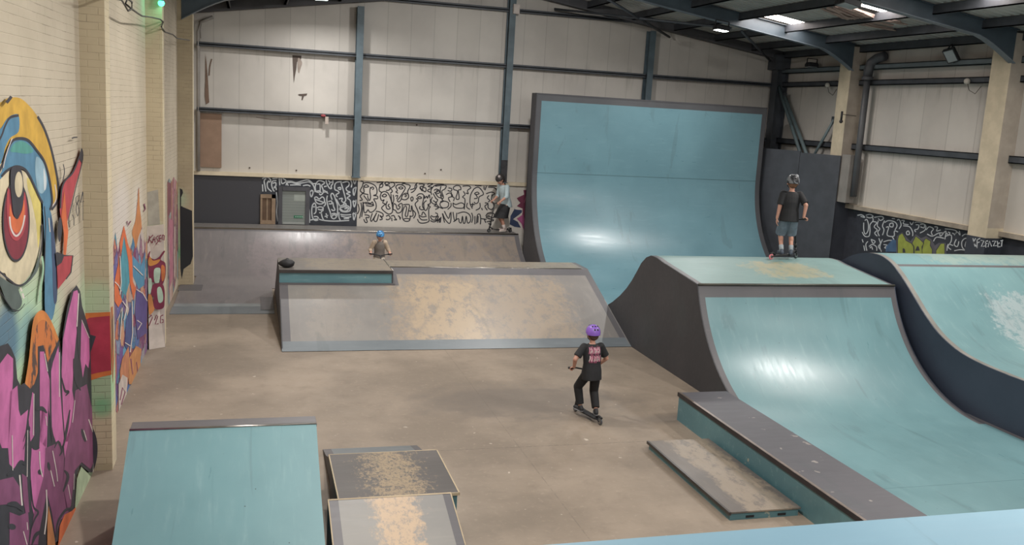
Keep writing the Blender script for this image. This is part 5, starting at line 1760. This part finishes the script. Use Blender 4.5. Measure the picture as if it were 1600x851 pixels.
    m.ball(G(hc - upn * .018 * h - fwn * hr * .40), (hr * .84, hr * .60, hr * wear.get('hairlen', .75)), hm, 14, 10)
    mm = fuse(m, 'hair', t, .006, 1, hm)
    # helmet
    H = wear['helmet']
    m = MB()
    c = hc + upn * .026 * h - fwn * .002 * h
    seg, rings = 28, 12
    vs, fs = [], []
    for i in range(rings + 1):
        th_ = (math.pi * .56) * i / rings
        for q in range(seg):
            ph = 2 * math.pi * q / seg
            bk = 1.0 if math.sin(ph) > 0 else 1.0 + .10 * (i / rings)
            ext = -.10 * hr if math.sin(ph) > .3 else .0
            p = rt * (hr * 1.20 * math.sin(th_) * math.cos(ph)) + fwn * (hr * 1.32 * math.sin(th_) * math.sin(ph)) + upn * (hr * 1.22 * math.cos(th_) * bk - (0 if math.sin(ph) > 0 else .22 * hr * (i / rings) ** 2))
            vs.append(G(c + p))
    for i in range(rings):
        for q in range(seg):
            fs.append((i * seg + q, (i + 1) * seg + q, (i + 1) * seg + (q + 1) % seg, i * seg + (q + 1) % seg))
    m.mesh(vs, fs, H, True)
    for (a, b2) in ((-.35, .55), (.0, .62), (.35, .55), (-.38, -.5), (0, -.58), (.38, -.5), (-.2, 1.15), (.2, 1.15), (-.22, -1.12), (.22, -1.12)):
        p = c + rt * (hr * 1.2 * math.sin(a)) + fwn * (hr * 1.32 * math.sin(b2) * math.cos(a)) + upn * (hr * 1.22 * math.cos(b2) * math.cos(a))
        m.ball(G(p - (p - c) * .045), (.0115 * h, .0115 * h, .0115 * h), M_BLACK, 8, 6)
    ho = m.build('helmet', t)
    if wear.get('badge'):
        m = MB()
        for (a, b2) in wear['badge']:
            p = c + rt * (hr * 1.2 * math.sin(a)) + fwn * (hr * 1.32 * math.sin(b2) * math.cos(a)) + upn * (hr * 1.22 * math.cos(b2) * math.cos(a))
            m.ball(G(p - (p - c) * .10), (.026 * h, .026 * h, .026 * h), wear['badge_mat'], 10, 8)
        m.build('helmet_sticker', ho)
    m = MB()
    for s in (-1, 1):
        m.tube([G(hc + rt * s * hr * 1.05 + upn * .01 * h), G(hc + rt * s * hr * .82 - upn * .045 * h + fwn * .012 * h), G(hc - upn * .092 * h + fwn * hr * .34)], .0045 * h, M_BLACK, 6)
    m.build('chin_strap', t)

    # top
    T = wear['top']
    m = MB()
    hem = wear.get('hem', -.05)
    k = wear.get('loose', 1.0)
    loft(m, [(G(hip + up * hem * h), .113 * h * k, .082 * h * k, yaw), (G(hip + up * .02 * h), .109 * h * k, .080 * h * k, yaw), (G(hip + up * .10 * h), .097 * h * k, .072 * h * k, yaw), (G(chest), .104 * h * k, .074 * h * k, yaw),
             (G(chest + up * .07 * h), .108 * h, .069 * h, yaw), (G(neck - up * .028 * h), .098 * h, .055 * h, yaw), (G(neck - up * .004 * h), .048 * h, .043 * h, yaw)], T)
    sl = wear.get('sleeve', .62)
    for s, kk in ((-1, 'L'), (1, 'R')):
        a, b2, c2 = sh[kk] - rt * s * .03 * h - up * .008 * h, el[kk], wr[kk]
        if wear.get('sleeve_mat'):
            continue
        if sl <= 1:
            sleeve(m, [G(a), G(sh[kk]), G(sh[kk] + (b2 - sh[kk]) * sl)], [.040 * h, .042 * h, .046 * h], T)
        else:
            sleeve(m, [G(a), G(sh[kk]), G(b2), G(b2 + (c2 - b2) * (sl - 1))], [.046 * h, .045 * h, .038 * h, .030 * h], T)
    top = fuse(m, 'shirt', t, .007, 3, T)
    if wear.get('sleeve_mat'):
        for s, kk in ((-1, 'L'), (1, 'R')):
            m = MB()
            sleeve(m, [G(sh[kk] - rt * s * .045 * h + up * .01 * h), G(sh[kk] + up * .004 * h), G(el[kk]), G(el[kk] + (wr[kk] - el[kk]) * (sl - 1))], [.046 * h, .049 * h, .041 * h, .032 * h], wear['sleeve_mat'])
            fuse(m, 'sleeve', t, .007, 2, wear['sleeve_mat'])
    # trousers, shorts or skirt
    Bm = wear['bottom']
    m = MB()
    lg = wear.get('leg', 1.9)
    wd = wear.get('wide', 1.0)
    loft(m, [(G(hip - up * .055 * h), .090 * h, .068 * h, yaw), (G(hip - up * .02 * h), .095 * h, .070 * h, yaw), (G(hip + up * .055 * h), .090 * h, .066 * h, yaw)], Bm)
    if wear.get('skirt'):
        kz = (kn['L'] + kn['R']) / 2 + (an['L'] - kn['L']) * .12
        rr = [(0, .095, .070), (.35, .118, .095), (.7, .128, .112), (1.0, .140, .125)]
        loft(m, [(G(hip + (kz - hip) * u), a * h, b2 * h, yaw) for u, a, b2 in rr], Bm)
    else:
        for s, kk in ((-1, 'L'), (1, 'R')):
            if lg <= 1.05:
                e = hp[kk] + (kn[kk] - hp[kk]) * lg
                if lg > 1:
                    e = kn[kk]
                sleeve(m, [G(hp[kk] + Vector((0, 0, .02 * h))), G(hp[kk]), G(e)], [.060 * h, .066 * h, .062 * h * wd], Bm)
            else:
                e = kn[kk] + (an[kk] - kn[kk]) * (lg - 1)
                sleeve(m, [G(hp[kk] + Vector((0, 0, .02 * h))), G(hp[kk]), G(kn[kk]), G(e)], [.058 * h, .063 * h, .050 * h * wd, .044 * h * wd], Bm)
                if wear.get('baggy'):
                    for u in (.25, .5, .8):
                        q = kn[kk] + (e - kn[kk]) * u
                        m.ball(G(q), (.047 * h, .047 * h, .02 * h), Bm, 12, 8)
    fuse(m, wear.get('bottom_name', 'trousers'), t, .007, 3, Bm)
    # shoes and socks
    for kk in ('L', 'R'):
        f = pose[kk + '_foot']
        fa = f.get('yaw', 0)
        toe = Vector((math.sin(fa), math.cos(fa), 0))
        sd_ = Vector((toe.y, -toe.x, 0))
        gz = Vector((an[kk].x, an[kk].y, an[kk].z - .048 * h))
        m = MB()
        capsule(m, G(gz - toe * .022 * h + Vector((0, 0, .026 * h))), G(gz + toe * .092 * h + Vector((0, 0, .021 * h))), .026 * h, .0205 * h, wear['shoe'], 12)
        capsule(m, G(gz - toe * .02 * h + Vector((0, 0, .03 * h))), G(gz + toe * .0 * h + Vector((0, 0, .055 * h))), .026 * h, .025 * h, wear['shoe'], 12)
        shoe = fuse(m, 'shoe', t, .006, 2, wear['shoe'])
        m = MB()
        loft(m, [(G(gz + toe * .036 * h + Vector((0, 0, z))), .030 * h, .084 * h, yaw - fa) for z in (.001, .011 * h)], wear.get('sole', paint('#8f8f8f', .7)), 16)
        m.build('sole', shoe)
        if wear.get('sock'):
            m = MB()
            q = an[kk] + (kn[kk] - an[kk]) * .32
            m.tube([G(an[kk] - Vector((0, 0, .01 * h))), G(an[kk] + (kn[kk] - an[kk]) * .12), G(q)], .027 * h, wear['sock'], 12, .030 * h)
            m.build('sock', t)
    return t, top, G, dict(hip=hip, chest=chest, neck=neck, up=up, wr=wr)


def scooter(loc, yaw, label, c_deck, c_bar, c_wheel, hb=.78, k=1.0, c_front=None):
    """kick scooter; +y forward in its own frame; returns world positions of the two grips"""
    loc = Vector(loc)
    t = thing('kick_scooter', loc, label, 'scooter', 'kick scooters of the riders')
    G = lambda v: loc + rotz(Vector(v) * k, yaw)
    r = .055
    m = MB()
    pr = [(-.29, .030), (-.25, .052), (.12, .055), (.19, .035), (.24, .020)]
    vs, fs = [], []
    for y, w in pr:
        zt = .088 if y < .15 else .088 + (y - .15) * .5
        vs += [G((-w, y, zt - .022)), G((w, y, zt - .022)), G((w, y, zt)), G((-w, y, zt))]
    for i in range(len(pr) - 1):
        for q in range(4):
            fs.append((i * 4 + q, i * 4 + (q + 1) % 4, (i + 1) * 4 + (q + 1) % 4, (i + 1) * 4 + q))
    fs += [(3, 2, 1, 0), tuple(len(vs) - 4 + q for q in range(4))]
    m.mesh(vs, fs, c_deck)
    dk = m.build('deck', t)
    m = MB()
    m.mesh([G((-.045, -.24, .0895)), G((.045, -.24, .0895)), G((.05, .12, .0895)), G((-.05, .12, .0895))], [(0, 1, 2, 3)], paint('#29292b', .9))
    m.build('grip_tape', dk)
    m = MB()
    for s in (-1, 1):
        m.tube([G((s * .022, -.26, .078)), G((s * .022, -.34, .055))], .008 * k, c_deck, 6)
    m.tube([G((0, -.24, .1)), G((0, -.31, .128)), G((0, -.38, .115))], .016 * k, M_BLACK, 8)
    m.build('rear_brake', t)
    m = MB()
    for s in (-1, 1):
        m.tube([G((s * .022, .33, .055)), G((s * .022, .315, .125))], .008 * k, c_bar, 6)
    m.tube([G((0, .318, .12)), G((0, .295, .21))], .022 * k, c_bar, 10)
    m.tube([G((0, .22, .095)), G((0, .30, .16))], .017 * k, c_deck, 8)
    m.build('fork', t)
    topc = Vector((0, .20, hb))
    m = MB()
    m.tube([G((0, .297, .2)), G(topc)], .0165 * k, c_bar, 10)
    m.tube([G((-.25, .20 - .01, hb + .045)), G((-.12, .20, hb + .03)), G((0, .2, hb + .0)), G((.12, .20, hb + .03)), G((.25, .20 - .01, hb + .045))], .0125 * k, c_bar, 8)
    m.build('handlebar', t)
    m = MB()
    m.tube([G((0, .29, .225)), G((0, .283, .29))], .026 * k, M_BLACK, 10)
    m.build('clamp', t)
    for s in (-1, 1):
        m = MB()
        m.tube([G((s * .17, .192, hb + .037)), G((s * .275, .188, hb + .048))], .0175 * k, M_BLACK, 10)
        m.build('grip', t)
    ax = rotz((1, 0, 0), yaw)
    for y in (-.34, .33):
        m = MB()
        m.disc(G((0, y, r)), ax, r * k, .026 * k, (c_front or c_wheel) if y > 0 else c_wheel, 24, .008 * k)
        w = m.build('wheel', t)
        m = MB()
        m.disc(G((0, y, r)), ax, r * .6 * k, .030 * k, M_ALU, 16)
        m.build('hub', w)
    return t, G((-.225, .19, hb + .043)), G((.225, .19, hb + .043)), G


M_BK = flat('#19191c', .75, .2)
M_TR = flat('#141416', .8, .2)
# rider in the middle of the floor, seen from behind
yaw1 = math.radians(14)
loc1 = Vector((4.72, 12.02, 0))
sc, gl_, gr_, SG = scooter(loc1, yaw1, 'black kick scooter under the rider in the purple helmet', M_BLACK, M_BLACK, paint('#4b4c50', .5), .72, .95)
LP = rotz(gl_ - loc1, -yaw1)
PURP = NT('purple_helmet', .35)
PURP = PURP.done(PURP.mix(PURP.noise(20, 3), '#7350a8', '#8a62bd'))
t, top1, G1, J1 = person('person', loc1 + Vector((0, 0, .085)), yaw1 - math.radians(8), 1.28,
    'child in purple helmet and black T-shirt riding across the open floor',
    dict(lean=.10, hip=.485, hx=.0, hy=-.04,
         L_hand=dict(world=gl_ + Vector((0, 0, .03)) - rotz((0, .07, 0), yaw1), dir=(0, 1, -.35), grip=True, hint=(-.9, -.6, -.3)),
         R_hand=dict(world=gr_ + Vector((0, 0, .03)) - rotz((0, .07, 0), yaw1), dir=(0, 1, -.35), grip=True, hint=(.9, -.6, -.5)),
         L_foot=dict(at=(-.075, .09, .0), yaw=-.25, hint=(-.3, 1, 0)), R_foot=dict(at=(.075, -.12, .0), yaw=.35, hint=(.25, 1, 0))),
    dict(hair=paint('#4a352a', .8), helmet=PURP, top=M_BK, bottom=M_TR, leg=1.86, wide=1.02, baggy=True, hem=-.085, loose=1.06, sleeve=.78, shoe=flat('#232326'), sole=paint('#77777a', .7)))
# pink print on the back of the shirt
dg = bpy.context.evaluated_depsgraph_get()
bv = BVHTree.FromPolygons([v.co.copy() for v in top1.data.vertices], [tuple(p.vertices) for p in top1.data.polygons])
ogn = base_of(top1.parent)
m = MB()
PK, WT, MG = flat('#c08a97', .7, .1), flat('#b7a8a6', .7, .1), flat('#7d3a52', .7, .1)
cz = J1['chest'] + J1['up'] * .03


def on_back(u, v):
    """point on the shirt's back: u across, v up"""
    o = G1(cz + Vector((u, -.5, v)))
    d = rotz((0, 1, 0), yaw1 - math.radians(8))
    r = bv.ray_cast(o - ogn, d)
    if r[0] is None:
        return None
    return r[0] + ogn - d * .003


def bstroke(pts, w, mat, lift=0.0):
    L, Rr = [], []
    n = len(pts)
    for i, p in enumerate(pts):
        q0, q1 = np.array(pts[max(i - 1, 0)]), np.array(pts[min(i + 1, n - 1)])
        tt = (q1 - q0) / (np.hypot(*(q1 - q0)) + 1e-9)
        o = np.array([-tt[1], tt[0]]) * w / 2
        a, b = on_back(*(np.array(p) + o)), on_back(*(np.array(p) - o))
        if a is None or b is None:
            return
        dd = rotz((0, -lift, 0), yaw1)
        L.append(a + dd)
        Rr.append(b + dd)
    for i in range(n - 1):
        m.face([L[i], L[i + 1], Rr[i + 1], Rr[i]], mat)


SX_ = .0205
for row, z in ((0, .062), (1, -.052)):
    for kx in range(-4, 5):
        u = kx * SX_
        rg = random.Random(kx * 7 + row)
        bstroke([(u + rg.uniform(-.008, .008), z - .048 - rg.random() * .016), (u + .006, z), (u + rg.uniform(-.012, .014), z + .042 + rg.random() * .018)], .017, MG)
for row, z in ((0, .062), (1, -.052)):
    for kx in range(-4, 5):
        u = kx * SX_
        rg = random.Random(kx * 5 + row + 40)
        bstroke([(u + rg.uniform(-.008, .008), z - .040), (u + rg.uniform(-.008, .012), z + .002), (u + rg.uniform(-.012, .014), z + .040)], .0105, PK if (kx + row) % 3 else WT, .002)
    for kx in (-3, 0, 2):
        bstroke([(kx * SX_ - .012, z + .022), (kx * SX_ + .03, z + .008)], .009, PK, .003)
        bstroke([(kx * SX_ - .005, z - .022), (kx * SX_ + .028, z - .012)], .008, WT, .003)
m.build('shirt_print', top1)['label'] = 'pink graffiti style print on the back of the black T-shirt'

# rider behind the fun box, facing the camera
yaw2 = math.radians(180)
loc2 = Vector((2.98, 21.95, .014))
sc, gl_, gr_, SG = scooter(loc2, yaw2, 'dark kick scooter held by the rider in the blue helmet', M_BLACK, M_BLACK, paint('#3a3a3c', .5), .75, 1.0)
BLUH = NT('blue_helmet', .35)
BLUH = BLUH.done(BLUH.mix(BLUH.step(BLUH.noise(16, 3), .45, .55), '#2d5f96', '#5aa0d6'))
person('person', loc2 + Vector((0, 0, .09)), yaw2, 1.22, 'child in blue helmet facing the camera behind the grey bank',
    dict(lean=.10, hip=.485, hy=-.06, nod=.18,
         L_hand=dict(world=gl_ + Vector((0, 0, .03)) - rotz((0, .07, 0), yaw2), dir=(0, 1, -.4), grip=True, hint=(-.45, -.6, -.9)),
         R_hand=dict(world=gr_ + Vector((0, 0, .03)) - rotz((0, .07, 0), yaw2), dir=(0, 1, -.4), grip=True, hint=(.45, -.6, -.9)),
         L_foot=dict(at=(-.05, .1, .0)), R_foot=dict(at=(.05, -.14, .0), yaw=.3)),
    dict(hair=paint('#3c2c24', .8), helmet=BLUH, top=flat('#6d655e'), sleeve_mat=flat('#b3a08c'), sleeve=1.8, bottom=flat('#b0a698'), leg=1.9, hem=.0, loose=1.05, shoe=flat('#4a4a4c')))

# rider on the platform, head bowed, facing left
yaw3 = math.radians(100)
loc3 = Vector((6.93, 25.4, .916))
sc, gl_, gr_, SG = scooter(loc3 + Vector((-.10, -.12, 0)), yaw3, 'black kick scooter beside the rider in the long black skirt', M_BLACK, M_BLACK, M_BLACK, .82, 1.0)
HB = flat('#35302f', .5)
t, _, G3_, J3 = person('person', loc3 + Vector((0, 0, .03)), yaw3 + math.radians(12), 1.66, 'rider in pale blue top and long black skirt on the platform, head bowed',
    dict(lean=.26, hip=.485, hy=-.1, nod=.5,
         L_hand=dict(world=gl_ + Vector((.07, 0, .05)), dir=(0, 1, -.5), grip=True, hint=(-.5, -.6, -.8)),
         R_hand=dict(world=gr_ + Vector((.07, 0, .05)), dir=(0, 1, -.5), grip=True, hint=(.5, -.6, -.8)),
         L_foot=dict(at=(-.13, .0, 0), yaw=-.1, hint=(0, 1, 0)), R_foot=dict(at=(.08, -.16, 0), yaw=.1, hint=(0, 1, 0))),
    dict(hair=paint('#2f2522', .8), hairlen=1.1, helmet=HB, badge=[(-.6, .3)], badge_mat=flat('#b5aaa8', .6), top=flat('#a3b2b6', .7, .1), sleeve=1.35, hem=-.07, loose=1.08, bottom=flat('#17171a', .8, .2), skirt=True, bottom_name='skirt',
         shoe=flat('#b9a9a2'), sole=paint('#c9c2bb', .6), sock=flat('#b9aca6')))

# boy on the deck of the spine ramp, back to the camera
yaw4 = math.radians(-20)
loc4 = Vector((9.72, 15.2, 1.875))
PINKW = paint('#c9727a', .5, .05)
sc, gl_, gr_, SG = scooter(loc4 + Vector((-.04, -.03, 0)), math.radians(-74), 'dark kick scooter with a pink rear wheel on the teal deck', M_BLACK, M_BLACK, PINKW, .74, 1.0, paint('#2a2d33', .5))
HW = NT('black_and_white_helmet', .4)
_w = HW.step(HW.noise(7, 2), .52, .56)
HW = HW.done(HW.mix(_w, '#2b2c2f', '#6f7276'))
person('person', loc4 + Vector((0, 0, .085)), yaw4, 1.47, 'boy in black T-shirt and denim shorts standing on the teal deck',
    dict(lean=.03, hip=.49, hy=-.02,
         L_hand=dict(local=(-.155, -.02, .445), dir=(0, .1, -1), hint=(-.5, -1, 0), palm=(1, 0, 0)),
         R_hand=dict(world=gr_ + Vector((-.03, -.02, .04)), dir=(.7, .6, -.2), grip=True, hint=(.8, -1, -.3)),
         L_foot=dict(at=(-.08, -.03, 0), yaw=-.15, hint=(-.1, 1, 0)), R_foot=dict(at=(.10, -.02, 0), yaw=.25, hint=(.1, 1, 0))),
    dict(hair=paint('#6b4a35', .8), helmet=HW, badge=[(.45, -.5)], badge_mat=flat('#8f9194', .5), top=M_BK, sleeve=.85, hem=-.06, loose=1.10, bottom=flat('#63717d', .85, .2, 9), leg=1.05, wide=1.08, bottom_name='shorts',
         shoe=flat('#3f4854'), sole=paint('#2c2e33', .7), sock=flat('#8f979c')))
